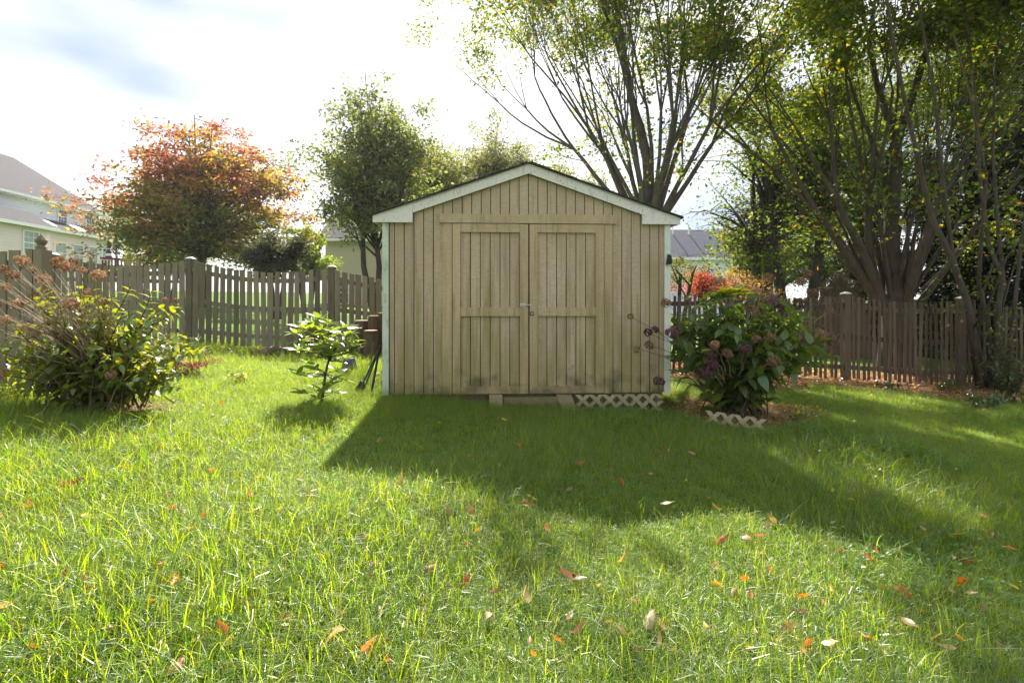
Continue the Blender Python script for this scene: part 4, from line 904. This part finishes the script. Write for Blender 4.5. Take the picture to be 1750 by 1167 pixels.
for pts in tips:
    for i in range(len(pts) - 1):
        for k in range(5):
            if rr.random() < (0.25 if i < 3 else 0.75):
                c0 = pts[i].lerp(pts[i + 1], rr.random()) + Vector((rr.gauss(0, .25), rr.gauss(0, .25), rr.gauss(0, .15))); P.append(np.array(tuple(c0)) + rng.normal(0, 0.1, (rr.randint(8, 22), 3)))
P = np.vstack(P); leaf_cloud('crown', P, 0.075, leaf_colours(len(P), [(0.06, 0.1, 0.02), (0.12, 0.16, 0.02), (0.25, 0.2, 0.03)], [3, 3, 1], 5), M['leaf_tree'], root, seed=6)

# ------------------------------------------------------------------ garden plants with single leaves
def leaf_blade(name, L, w, m, curl=0.3, fold=0.12, n=5, point=1.0):
    """leaf along +X with a midrib fold and a droop, base at the origin"""
    V = []; F = []
    for i in range(n + 1):
        t = i / n; ww = w * 0.5 * (math.sin(math.pi * min(1, t ** 0.75 * 0.96 + 0.04)) ** point if 0 < i < n else 0.04); z = -curl * L * t * t
        V += [(t * L, -ww, z + fold * ww * 2), (t * L, 0, z), (t * L, ww, z + fold * ww * 2)]
    for i in range(n):
        a = 3 * i; F += [(a, a + 3, a + 4, a + 1), (a + 1, a + 4, a + 5, a + 2)]
    me = bpy.data.meshes.new(name); me.from_pydata(V, [], F); me.materials.append(m); me.polygons.foreach_set('use_smooth', [True] * len(F)); return me
def flower_mesh(name, r, m, seed, n=70):
    q = random.Random(seed); V = []; F = []
    for i in range(n):
        d = Vector((q.gauss(0, 1), q.gauss(0, 1), q.gauss(0.25, 0.9))).normalized(); c = d * r * q.uniform(0.75, 1.05); c.z *= 0.8; u = d.orthogonal().normalized(); u.rotate(Matrix.Rotation(q.uniform(0, 6.3), 3, d)); w = d.cross(u); s = r * q.uniform(0.2, 0.34); b = len(V)
        V += [c, c + u * s + d * s * .3, c + (u + w) * s * 0.7 , c + w * s + d * s * .4, c - u * s + d * s * 0.2, c - w * s * 0.8]
        F += [(b, b + 1, b + 2, b + 3), (b, b + 3, b + 4), (b, b + 5, b + 1)]
    for i in range(6):
        d = Vector((q.gauss(0, 1), q.gauss(0, 1), q.gauss(0, 1))).normalized() * r * 0.7; b = len(V); V += [Vector((0, 0, -r)), d, d + Vector((0.004, 0.004, 0))]; F.append((b, b + 1, b + 2))
    me = bpy.data.meshes.new(name); me.from_pydata([tuple(v) for v in V], [], F); me.materials.append(m); return me
def place(me, name, parent, P, direction, roll=0.0, scale=1.0, up=Vector((0, 0, 1))):
    d = Vector(direction).normalized(); y = up.cross(d)
    if y.length < 1e-3: y = Vector((0, 1, 0))
    y.normalize(); z = d.cross(y); m3 = Matrix((d, y, z)).transposed() @ Matrix.Rotation(roll, 3, 'X')
    o = bpy.data.objects.new(name, me); link(o, parent); o.matrix_local = Matrix.Translation(Vector(P) - wloc(parent)) @ m3.to_4x4() @ Matrix.Scale(scale, 4); return o

class Bush:
    def __init__(s, name, base, label, cat, seed, group=None):
        s.root = thing(name, base, label, cat, group); s.b = Vector(base); s.r = random.Random(seed); s.foot = 0.08; s.leaves = []; s.stems = []
    def stem(s, end, r0, m, bow=0.15, start=None, n=6):
        a = s.b + Vector((s.r.gauss(0, s.foot), s.r.gauss(0, s.foot * 0.7), 0.0)) if start is None else Vector(start); end = Vector(end)
        pts = []
        for i in range(n + 1):
            t = i / n; p = a.lerp(end, t); hor = Vector((end.x - a.x, end.y - a.y, 0)); p += hor * (t * t - t) * bow + Vector((0, 0, (t - t * t) * bow * 1.2 * hor.length)) + Vector((s.r.gauss(0, .012), s.r.gauss(0, .012), 0)) * (0 < i < n); pts.append(p)
        mb = MB().tube(pts, [r0 * (1 - 0.7 * i / n) for i in range(n + 1)], 5); mb.build('stem', m, s.root); s.stems.append(pts); return pts
    def leaf_at(s, P, d, size): s.leaves.append((Vector(P), Vector(d), size))
    def pairs(s, pts, t0, step, size, droop=0.35):
        L = sum((pts[i + 1] - pts[i]).length for i in range(len(pts) - 1)); t = t0; k = 0
        while t <= 1.0:
            i = min(int(t * (len(pts) - 1)), len(pts) - 2); f = t * (len(pts) - 1) - i; p = pts[i].lerp(pts[i + 1], f); ax = (pts[i + 1] - pts[i]).normalized()
            side = ax.cross(Vector((0, 0, 1)));  side = side.normalized() if side.length > 1e-3 else Vector((1, 0, 0)); oth = ax.cross(side)
            a = (k % 2) * math.pi / 2 + s.r.gauss(0, 0.5); dv = side * math.cos(a) + oth * math.sin(a)
            for sg in (1, -1): s.leaf_at(p, dv * sg + ax * 0.45 + Vector((s.r.gauss(0, .2), s.r.gauss(0, .2), s.r.gauss(0, .2) + 0.12)), size * s.r.uniform(0.6, 1.2) * (1.1 - 0.35 * t))
            k += 1; t += step / max(L, 0.1)
    def finish(s, meshes, most=290, toward=Vector((0, 0, 1.2))):
        """the leaves nearest the camera are parts of their own, the rest one mass"""
        order = sorted(s.leaves, key=lambda q: (q[0] - toward).length - 1.2 * q[2])
        for P, d, sz in order[:most]: place(s.r.choice(meshes), 'leaf', s.root, P, d, s.r.gauss(0, 0.35), sz)
        rest = order[most:]
        if rest:
            mb = MB()
            for P, d, sz in rest:
                me = s.r.choice(meshes); d = d.normalized(); y = Vector((0, 0, 1)).cross(d); y = y.normalized() if y.length > 1e-3 else Vector((0, 1, 0)); z = d.cross(y)
                mb.add([P + (d * v.co.x + y * v.co.y + z * v.co.z) * sz for v in me.vertices], [tuple(p.vertices) for p in me.polygons])
            o = mb.build('inner_leaves', meshes[0].materials[0], s.root, smooth=True); o['kind'] = 'stuff'

# right hydrangea with faded purple heads
HL = [leaf_blade('hydrangea_leaf', 0.15, 0.088, M['hyd_leaf'], c_, f_) for c_, f_ in ((0.25, 0.1), (0.45, 0.15), (0.1, 0.12))]
HLL = [leaf_blade('sunlit_hydrangea_leaf', 0.14, 0.08, M['hyd_leaf_lit'], c_, f_) for c_, f_ in ((0.25, 0.1), (0.4, 0.15))]
FD = [flower_mesh('dry_flower_head', 0.062, M['dry_flower'], i) for i in range(3)]; FP = [flower_mesh('purple_flower_head', 0.066, M['purple_flower'], 10 + i) for i in range(3)]
hp = Vector((2.5, 5.78, gz(2.5, 5.78)))
B = Bush('hydrangea_bush', hp, 'large green hydrangea bush with faded purple flower heads at the right shed corner', 'bush', 7); B.foot = 0.17
for i in range(80):
    a = 2 * math.pi * (i * 0.618) + B.r.gauss(0, 0.1); q = math.sqrt((i + 0.5) / 80); rad = 0.98 * q
    top = 0.42 + 0.98 * math.sqrt(max(0.02, 1 - q ** 2.3)); e = hp + Vector((rad * math.cos(a) * 1.05 + 0.08 * q, rad * math.sin(a) * 0.62 - 0.05, top * B.r.uniform(0.75, 1.05)))
    if e.x < 1.72 and e.y > 5.42: e.y = 5.38 - B.r.uniform(0, 0.12)
    pts = B.stem(e, 0.009, M['stem_dark'], 0.35); B.pairs(pts, 0.3 if q < 0.6 else 0.13, 0.085, 1.3)
for px, py, dd, mm in ((1077, 541, 5.36, FD), (1088, 597, 5.34, FD), (1107, 568, 5.3, FP), (1109, 590, 5.28, FD), (1120, 563, 5.3, FP), (1126, 652, 5.2, FP), (1138, 518, 5.35, FD), (1150, 568, 5.25, FP), (1221, 590, 5.1, FD), (1216, 607, 5.1, FP), (1243, 604, 5.08, FD), (1274, 596, 5.1, FP),
                       (1217, 624, 5.1, FP), (1208, 637, 5.1, FP), (1292, 580, 5.3, FD), (1316, 577, 5.3, FD), (1322, 617, 5.15, FD), (1320, 513, 5.4, FP), (1332, 527, 5.4, FP), (1366, 520, 5.5, FP), (1285, 530, 5.3, FD), (1292, 497, 5.5, FD), (1230, 481, 5.6, FD),
                       (1312, 472, 5.6, FD), (1368, 481, 5.6, FD), (1380, 468, 5.7, FD), (1387, 500, 5.7, FD), (1418, 531, 5.6, FD), (1400, 571, 5.6, FD), (1376, 584, 5.6, FD), (1424, 582, 5.6, FD), (1408, 574, 5.7, FD)):
    P = at(px, py, dd); st = hp.lerp(P, 0.45) + Vector((0, 0, 0.12)); B.stem(P, 0.006, M['stem_dark' if px < 1160 else 'twig'], 0.2, st, 5)
    place(B.r.choice(mm), 'flower_head', B.root, P, (1, B.r.gauss(0, .4), B.r.gauss(0, .4)), B.r.uniform(-0.5, 0.5), B.r.uniform(0.75, 1.15) * (0.75 if px < 1130 else 1))
for px, py, dd, sz in ((1240, 505, 5.4, 1.3), (1255, 500, 5.4, 1.2), (1225, 512, 5.4, 1.2), (1270, 507, 5.5, 1.1)):     # bright top leaves
    for k in range(6): B.leaf_at(at(px, py, dd), Vector((math.cos(k * 1.05), math.sin(k * 1.05) * 0.6, 0.55)), sz)
B.finish(HL + HLL, 295)

# left hydrangea: bare tan twigs with dry heads above, green leaves lower right
lp = Vector((-3.62, 4.5, gz(-3.62, 4.5)))
B = Bush('hydrangea_bush', lp, 'overgrown hydrangea bush with bare tan twigs and dried flower heads by the left fence', 'bush', 17); B.foot = 0.17
for i in range(66):
    a = 2 * math.pi * (i * 0.618); q = math.sqrt((i + 0.5) / 66)
    e = lp + Vector((1.0 * q * math.cos(a) - 0.02, 0.55 * q * math.sin(a), (0.25 + 0.82 * math.sqrt(max(0.02, 1 - q ** 2.2))) * B.r.uniform(0.75, 1.08)))
    pts = B.stem(e, 0.010, M['stem_dark'], 0.35); B.pairs(pts, 0.28 if q < 0.6 else 0.1, 0.058, 0.76)
for i in range(34):                                    # low leafy shoots round the front
    a = -math.pi * (i + 0.5) / 34 + B.r.gauss(0, 0.15); q = B.r.uniform(0.45, 0.95); e = lp + Vector((0.98 * q * math.cos(a), 0.5 * q * math.sin(a), B.r.uniform(0.15, 0.55)))
    B.pairs(B.stem(e, 0.006, M['stem_dark'], 0.3), 0.25, 0.06, 0.72)
hd = [(100, 448), (112, 455), (125, 447), (55, 462), (22, 470), (12, 490), (140, 462), (168, 470), (150, 500), (120, 520), (60, 505), (30, 520), (85, 500), (10, 545), (45, 560), (20, 600), (90, 552), (282, 512), (300, 513), (62, 568), (105, 575), (175, 515), (5, 460), (38, 445), (75, 478), (190, 640), (215, 610), (-10, 520), (-20, 570), (0, 640)]
for i, (px, py) in enumerate(hd):
    dd = 4.05 + 0.5 * B.r.random(); P = at(px, py, dd); B.stem(P, 0.006, M['stem'], 0.25, None if i % 3 == 0 else lp.lerp(P, 0.3) + Vector((0, 0, 0.1)), 6)
    place(B.r.choice(FD), 'flower_head', B.root, P, (1, B.r.gauss(0, .4), B.r.gauss(0, .4)), 0, B.r.uniform(0.55, 0.95) if px < 250 else 0.4)
for i in range(120):                                    # tangle of bare twigs fanning up and left
    P = at(B.r.uniform(-40, 190), B.r.uniform(450, 640), 3.95 + 0.7 * B.r.random()); B.stem(P, 0.006, M['twig'], B.r.uniform(0.05, 0.3), lp.lerp(P, 0.4) + Vector((0, 0.1, 0.12)), 5)
for i in range(12):
    P = at(B.r.uniform(230, 310), B.r.uniform(500, 660), 4.4); B.stem(P, 0.004, M['stem'], 0.25, lp.lerp(P, 0.4), 5)
B.finish(HLL + HL[:1], 285)

# rhododendron in the lawn left of the shed
RL = [leaf_blade('rhododendron_leaf', 0.135, 0.042, M['rho_leaf'], c_, 0.1, 5, 0.8) for c_ in (0.15, 0.3, 0.05)]
rp = on_ground(548, 690)
B = Bush('rhododendron_shrub', rp, 'young rhododendron with whorls of glossy light green leaves before the log pile', 'shrub', 27)
wh = [(515, 560, .1), (535, 552, 0), (522, 578, .1), (548, 565, -.05), (560, 580, .05), (575, 570, 0), (590, 560, .05), (598, 585, 0), (583, 598, -.05), (570, 600, .05), (545, 590, .1), (530, 600, 0), (556, 610, -.1), (575, 618, 0), (508, 640, -.05), (515, 585, .0), (600, 570, .1), (562, 553, .1), (530, 688, -.1), (545, 682, -.15), (560, 655, -.1), (572, 672, -.05), (520, 672, -.1), (535, 645, 0), (590, 612, .1), (548, 545, .05), (505, 570, 0), (528, 565, -.1), (540, 575, -.12), (568, 590, -.12), (590, 575, -.1), (605, 592, .05), (578, 585, .1), (520, 592, -.08), (552, 598, -.1), (600, 603, -.05), (510, 598, .1), (566, 566, -.08), (540, 632, -.1), (575, 635, .05), (525, 620, .05), (585, 650, -.05), (552, 668, -.12), (535, 662, .05), (568, 648, .1)]
trk = [rp, at(556, 640, rp.y), at(562, 615, rp.y)]
MB().tube([rp - Vector((0, 0, .05)), at(553, 665, rp.y), trk[1], trk[2], at(560, 585, rp.y)], [0.018, 0.015, 0.013, 0.011, 0.007], 7).build('trunk', M['stem_dark'], B.root, smooth=True)
for px, py, dz in wh:
    P = at(px, py, rp.y + dz * 1.6); s0 = trk[2] if py < 620 else trk[1] if py < 660 else rp + Vector((0, 0, 0.05)); B.stem(P, 0.006, M['stem_dark'], 0.2, s0, 4)
    n = B.r.randint(7, 10)
    for k in range(n):
        a = 2 * math.pi * k / n + B.r.gauss(0, .15); el = B.r.uniform(-0.1, 0.9); B.leaf_at(P, Vector((math.cos(a), math.sin(a), el)), B.r.uniform(0.75, 1.25))
B.finish(RL, 290)

# low shrubs at the right edge and small plants along the fences
IL = [leaf_blade('shrub_leaf', 0.075, 0.045, M['ivy_leaf'], c_, 0.1, 3) for c_ in (0.2, 0.4)]
def low_shrub(name, base, label, rx, ry, h, n, seed, meshes, size=1.0, most=200, stem_m='stem_dark', cat='shrub', step=0.06):
    B = Bush(name, base, label, cat, seed)
    for i in range(n):
        a = 2 * math.pi * i * 0.618; q = math.sqrt((i + 0.5) / n); e = Vector(base) + Vector((rx * q * math.cos(a), ry * q * math.sin(a), h * B.r.uniform(0.45, 1.05) * (1 - 0.45 * q * q)))
        B.pairs(B.stem(e, 0.005, M[stem_m], 0.25, None, 4), 0.3, step, size)
    B.finish(meshes, most); return B
for px, py, rx, h, n, lb, sd in ((1725, 690, 0.5, 1.25, 34, 'leafy green shrub growing up the right edge before the fence', 41), (1680, 700, 0.45, 0.38, 20, 'low dark shrub at the foot of the multi-stemmed tree', 42), (1578, 648, 0.28, 0.5, 14, 'small green weed against the right fence', 43), (1745, 640, 0.4, 1.3, 22, 'taller leafy shrub partly out of frame at the right', 44), (1520, 665, 0.3, 0.16, 9, 'low creeping plant below the forked trunk by the right fence', 45), (1620, 668, 0.35, 0.2, 12, 'creeping groundcover patch between weed and multi-stemmed tree', 46)):
    p = on_ground(px, py); low_shrub('low_shrub', p, lb, rx, rx * 0.7, h, n, sd, IL, 1.0, 130)
WL = [leaf_blade('weed_leaf', 0.06, 0.03, M['hyd_leaf_lit'], 0.2, 0.1, 3)]
for px, py, rx, h, n, lb, sd in ((388, 605, 0.2, 0.2, 8, 'bright green weed at the foot of the left fence', 51), (437, 606, 0.22, 0.16, 8, 'second green weed beside the left fence near the log', 52), (468, 615, 0.15, 0.14, 6, 'small leafy weed in front of the fallen log', 53), (405, 655, 0.18, 0.2, 8, 'pale leafy weed standing in the sunny grass', 54), (8, 690, 0.3, 0.3, 12, 'lime-green weed clump at the far left under the dry twigs', 55), (1375, 715, 0.35, 0.14, 12, 'yellowing low weeds beside the lattice edging', 56)):
    low_shrub('weed', on_ground(px, py), lb, rx, rx * 0.7, h, n, sd, WL, 1.0, 60, 'stem', 'weed', 0.05)
# yellow-green feathery shrub and red-tinged sedum beside the left hydrangea
YL = leafmat('yellow_shrub_leaf', (0.2, 0.24, 0.04), attr=False, tmix=0.55, gloss=0.03, tboost=(1.6, 1.4, 0.5)); YM = [leaf_blade('narrow_leaf', 0.07, 0.014, YL, 0.3, 0.05, 3)]
p = on_ground(280, 640); low_shrub('feathery_shrub', p, 'yellow-green feathery shrub between dry bush and left fence', 0.36, 0.3, 0.75, 30, 57, YM, 1.0, 160, 'stem', 'shrub', 0.035)
RM = leafmat('red_sedum_leaf', (0.33, 0.075, 0.07), attr=False, tmix=0.4, gloss=0.03, tboost=(1.4, 1.1, 0.8)); RLm = [leaf_blade('sedum_leaf', 0.05, 0.022, RM, 0.2, 0.1, 3)]
for px, py, rx, n, lb, sd in ((318, 640, 0.55, 30, 'red-tinged sedum patch sprawling right of the dry bush', 58), (262, 655, 0.35, 18, 'smaller reddish sedum clump under the feathery shrub', 59)):
    low_shrub('sedum_plant', on_ground(px, py), lb, rx, rx * 0.6, 0.3, n, sd, RLm, 1.0, 150, 'stem', 'plant', 0.04)

# ------------------------------------------------------------------ log pile, tools and odds and ends
def log(px0, px1, pt, d, label, lean=0.0):
    a, b = at(px0, 0, d).x, at(px1, 0, d).x; x = (a + b) / 2; r = (b - a) / 2; z0 = gz(x, d); z1 = at(0, pt, d).z
    o = thing('upright_log', (x, d, z0), label, 'log', 'upright logs stacked against the fence')
    rj = random.Random(px0); n = 12; rr_ = [r * rj.uniform(0.9, 1.06) for _ in range(n)]; V = []; F = []
    for j, z in enumerate((z0 - 0.03, z0 + (z1 - z0) * 0.5, z1)):
        for k in range(n): V.append((x + lean * j + rr_[k] * math.cos(2 * math.pi * k / n), d + rr_[k] * math.sin(2 * math.pi * k / n), z))
    for j in range(2):
        for k in range(n): F.append((j * n + k, j * n + (k + 1) % n, (j + 1) * n + (k + 1) % n, (j + 1) * n + k))
    mobj('bark', V, F, M['bark_log'], o)
    V2 = [(v[0], v[1], v[2] - 0.004) for v in V[2 * n:]] + [(v[0] * 0.92 + (x + 2 * lean) * 0.08, v[1] * 0.92 + d * 0.08, v[2] + 0.006) for v in V[2 * n:]]
    mobj('cut_face', V2, [tuple(range(n, 2 * n))] + [(k, (k + 1) % n, n + (k + 1) % n, n + k) for k in range(n)], M['cutwood'], o)
log(599, 619, 561, 8.0, 'leftmost thick upright log of the pile'); log(622, 645, 565, 7.9, 'thick upright log in front of the pile with pale cut top'); log(606, 630, 548, 8.35, 'log behind the front two with its wide cut top showing')
log(629, 647, 540, 8.3, 'slim upright log standing taller behind the front log'); log(646, 660, 535, 8.5, 'tallest upright log against the shed corner')
mb = MB(); a = on_ground(430, 612); b = on_ground(508, 606); mb.tube([a + Vector((0, 0, .05)), a.lerp(b, .4) + Vector((0, .05, .09)), b + Vector((0, 0, .06))], [0.06, 0.085, 0.07], 9); plain('fallen_log', mb, M['bark_log'], 'dark rotten log lying along the foot of the left fence', 'log', None, True)
mb = MB(); a = on_ground(520, 606)
mb.tube([a, a + Vector((0.05, 0, 0.3)), a + Vector((0.02, 0.05, 0.55))], [0.16, 0.14, 0.11], 9); plain('tree_stump', mb, M['bark_log'], 'dark broken stump behind the rhododendron against the fence', 'stump', None, True)
M['bin'] = simple('grey_plastic', (0.085, 0.1, 0.125), 0.5, 0.15, 20, 0.05)
p = on_ground(597, 640); k = MB(); w = 0.1
k.hexa([(p.x - w, p.y - w, p.z), (p.x + w, p.y - w, p.z), (p.x + w, p.y + w, p.z), (p.x - w, p.y + w, p.z), (p.x - w * .6, p.y - w * .5, p.z + .22), (p.x + w * .55, p.y - w * .5, p.z + .22), (p.x + w * .55, p.y + w * .6, p.z + .22), (p.x - w * .6, p.y + w * .6, p.z + .22)])
bo = thing('plastic_tub', p, 'grey upturned plastic tub in the grass by the logs', 'tub'); k.build('body', M['bin'], bo)
MB().box(p.x - w * 1.12, p.x + w * 1.12, p.y - w * 1.12, p.y + w * 1.12, p.z - 0.01, p.z + 0.018).build('rim', M['bin'], bo)
M['green_handle'] = simple('green_enamel', (0.012, 0.075, 0.05), 0.35, 0.2, 30, 0.05, 0.5); M['stone'] = simple('pale_stone', (0.42, 0.38, 0.33), 0.9, 0.3, 18, 0.5)
def tool(a, b, d0, d1, r, m, name, label, head=None):
    A_, B_ = at(a[0], a[1], d0), at(b[0], b[1], d1); B_.z = gz(B_.x, B_.y) + 0.02; o = thing(name, tuple(B_), label, 'tool')
    MB().tube([A_, A_.lerp(B_, 0.5), B_], [r, r, r * 0.9], 8).build('handle', M[m], o)
    MB().tube([A_ + (A_ - B_).normalized() * 0.03, A_.lerp(B_, 0.16)], [r * 1.35, r * 1.3], 8).build('grip', M['black'], o)
    if head: 
        dv = (B_ - A_).normalized(); s = dv.cross(Vector((0, 1, 0))).normalized() * 0.035; C_ = B_ - dv * 0.12; n_ = Vector((0, 0.008, 0))
        MB().hexa([C_ - s - n_, C_ + s - n_, C_ + s + n_, C_ - s + n_, B_ - s * 1.4 - n_, B_ + s * 1.4 - n_, B_ + s * 1.4 + n_, B_ - s * 1.4 + n_]).build('blade', M['black'], o)
tool((651, 590), (613, 657), 6.05, 5.8, 0.011, 'green_handle', 'edging_tool', 'green-handled edging tool with black blade leaning on the shed corner', True)
tool((649, 594), (622, 652), 6.08, 5.95, 0.011, 'green_handle', 'garden_rod', 'plain green rod leaning beside the edging tool')
tool((648, 597), (635, 660), 6.0, 5.75, 0.014, 'black', 'pry_bar', 'black bar leaning nearest the shed corner')
for i, (px, py, s) in enumerate(((640, 636, 0.07), (628, 645, 0.045), (648, 645, 0.06))):
    p = on_ground(px, py); q = random.Random(i); bm_ = bmesh.new(); bmesh.ops.create_icosphere(bm_, subdivisions=2, radius=s)
    for v in bm_.verts: v.co = Vector((v.co.x * 1.3, v.co.y, v.co.z * 0.75)) * q.uniform(0.82, 1.12)
    me = bpy.data.meshes.new('stone'); bm_.to_mesh(me); bm_.free(); me.materials.append(M['stone']); so_ = link(bpy.data.objects.new('stone', me)); so_.location = p + Vector((0, 0, s * 0.4))
    tag(so_, ('largest pale stone behind the leaning tools', 'smallest pale stone left of the leaning tools', 'pale stone closest to the shed corner')[i], 'stone')
for i, (a, b) in enumerate((((640, 655), (657, 640)), ((618, 585), (634, 625)))):
    A_, B_ = on_ground(*a) if i == 0 else at(638, 590, 6.9), on_ground(*b); A_ = Vector(A_) + Vector((0, 0, 0.03)); k = MB(); k.tube([A_, B_ + Vector((0, 0, .03))], [0.012, 0.009], 6); plain('dry_stick', k, M['stem'], ('dry stick lying by the shed corner', 'thin dry stick propped against the front log')[i], 'stick')

# ------------------------------------------------------------------ fallen leaves
def fallen(name, L, w, m, seed):
    q = random.Random(seed); me = leaf_blade(name, L, w, m, q.uniform(-0.6, 0.7), q.uniform(-0.7, 0.7), 5)
    for v in me.vertices: v.co += Vector((0, 0, 1)) * q.uniform(-0.004, 0.004)
    return me
FL = {}
for nm in ('orange', 'yellow', 'tan', 'brown', 'pale', 'red'):
    FL[nm] = [fallen('fallen_leaf_' + nm, 0.085, 0.038, M['fall_' + nm], hash(nm) % 97 + i) if False else fallen('fallen_leaf_' + nm, 0.085, 0.038, M['fall_' + nm], len(nm) * 7 + ord(nm[0]) + i) for i in range(5)]
LBL = dict(orange='orange fallen leaf lying in the lawn grass', yellow='yellow fallen leaf lying in the lawn grass', tan='dry tan fallen leaf lying in the lawn grass', brown='dark brown curled leaf lying in the lawn grass', pale='pale cream fallen leaf lying in the lawn grass', red='red fallen leaf lying in the lawn grass')
fr = random.Random(77); cnt = 0
named = [(575, 1130, 'orange', 1.5), (590, 1110, 'pale', 0.9), (1410, 1000, 'orange', 1.1), (1495, 975, 'red', 1.0), (1440, 950, 'orange', 1.2), (1470, 1035, 'orange', 1.3), (1365, 1120, 'orange', 1.2), (100, 845, 'red', 1.2), (955, 995, 'brown', 1.3), (985, 800, 'tan', 1.2), (830, 1085, 'pale', 0.8), (375, 1155, 'pale', 0.8), (340, 1120, 'orange', 1.2), (65, 870, 'orange', 1.1), (1105, 1100, 'pale', 1.1), (1220, 935, 'orange', 1.0), (640, 1115, 'orange', 1.0)]
NOTE = ['largest orange leaf at the bottom edge left of centre', 'cream leaf resting on the large orange leaf at the bottom edge', 'bright orange leaf in the shaded grass at lower right', 'red leaf farthest up in the lower right grass', 'orange leaf above the red one at lower right',
        'long orange leaf below the bright ones at lower right', 'orange leaf close to the bottom edge at lower right', 'red leaf in the sunny grass at far left', 'dark brown curled leaf in the middle of the lawn', 'tan leaf standing up in the shed shadow',
        'cream leaf standing upright at the bottom centre', 'cream leaf cut by the bottom edge at lower left', 'orange leaf beside the cream one at lower left', 'orange leaf above the red one at far left']
while cnt < 292:
    if cnt < len(named): px, py, nm, sc = named[cnt]
    else:
        px = fr.uniform(-10, 1760); py = 700 + 460 * fr.random() ** 1.15; nm = fr.choices(['orange', 'yellow', 'tan', 'brown', 'pale', 'red'], [9, 6, 6, 3, 3, 1.2])[0]; sc = fr.uniform(0.4, 0.9) * (0.65 if nm == 'pale' else 1)
    p = on_ground(px, py)
    cnt += 1
    if in_shed(p.x, p.y + 0.1) : continue
    o = bpy.data.objects.new('fallen_leaf', fr.choice(FL[nm])); link(o); o.location = p + Vector((0, 0, fr.uniform(0.02, 0.07))); o.rotation_euler = (fr.gauss(0, 0.45), fr.gauss(0, 0.45), fr.uniform(0, 6.283)); o.scale = (sc,) * 3
    if cnt <= len(NOTE) and NOTE[cnt - 1]: tag(o, NOTE[cnt - 1], 'leaf')
    else: tag(o, LBL[nm], 'leaf', nm + ' leaves scattered on the lawn')
# dense litter on bare earth by the right fence and under the bush: nobody could count it
P = []
q = random.Random(5)
while len(P) < 3800:
    x, y = q.uniform(0.9, 9.5), q.uniform(4.8, 11)
    if q.random() < soil_mask(x, y) * 0.9 + (0.06 if x > 2 else 0): P.append((x, y, gz(x, y) + 0.012 + q.uniform(0, 0.03)))
lit = leaf_cloud('leaf_litter', P, 0.065, leaf_colours(len(P), [(0.3, 0.12, 0.05), (0.42, 0.22, 0.1), (0.2, 0.08, 0.04), (0.5, 0.34, 0.18), (0.36, 0.25, 0.06)], [3, 3, 2, 2, 1], 8), M['attr_leaf'], None, aspect=0.5, tilt=0.35, down=0, seed=9)
tag(lit, 'brown leaf litter covering the bare earth along the right fence', 'leaf litter', kind='stuff')


# ------------------------------------------------------------------ thin haze
m, nt, o = mat('thin_haze'); pv = nt.nodes.new('ShaderNodeVolumePrincipled'); pv.inputs['Color'].default_value = (0.95, 0.96, 1.0, 1); pv.inputs['Density'].default_value = 0.0005; pv.inputs['Anisotropy'].default_value = 0.4
nt.links.new(pv.outputs[0], o.inputs['Volume'])
hz_ = MB().box(-440, 440, -80, 720, -6, 22).build('haze', m); tag(hz_, 'thin pale haze softening the far trees and houses', 'haze', kind='stuff')
scene.cycles.volume_bounces = 0

# kinds that repeat share a group
for key, grp in dict(conifer_tree='dark conifers beyond the right fence', woodland_tree='tall trees beyond the right fence', background_tree='hazy trees behind the shed roof', small_tree='small trees among the houses', shrub_tree='shrubs showing over the fences', vase_shaped_tree='vase-shaped trees behind the yard',
                     low_shrub='low shrubs along the right fence', weed='weeds in the yard', sedum_plant='red sedum clumps', hydrangea_bush='hydrangea bushes beside the lawn', house='neighbouring houses', picket_fence='picket fences at the back of the yard', garden_lattice='lattice strips by the shed', stone='pale stones by the shed corner', dry_stick='dry sticks by the shed corner').items():
    for ob in C.objects:
        if ob.parent is None and ob.name.split('.')[0] == key and 'category' in ob: ob['group'] = grp
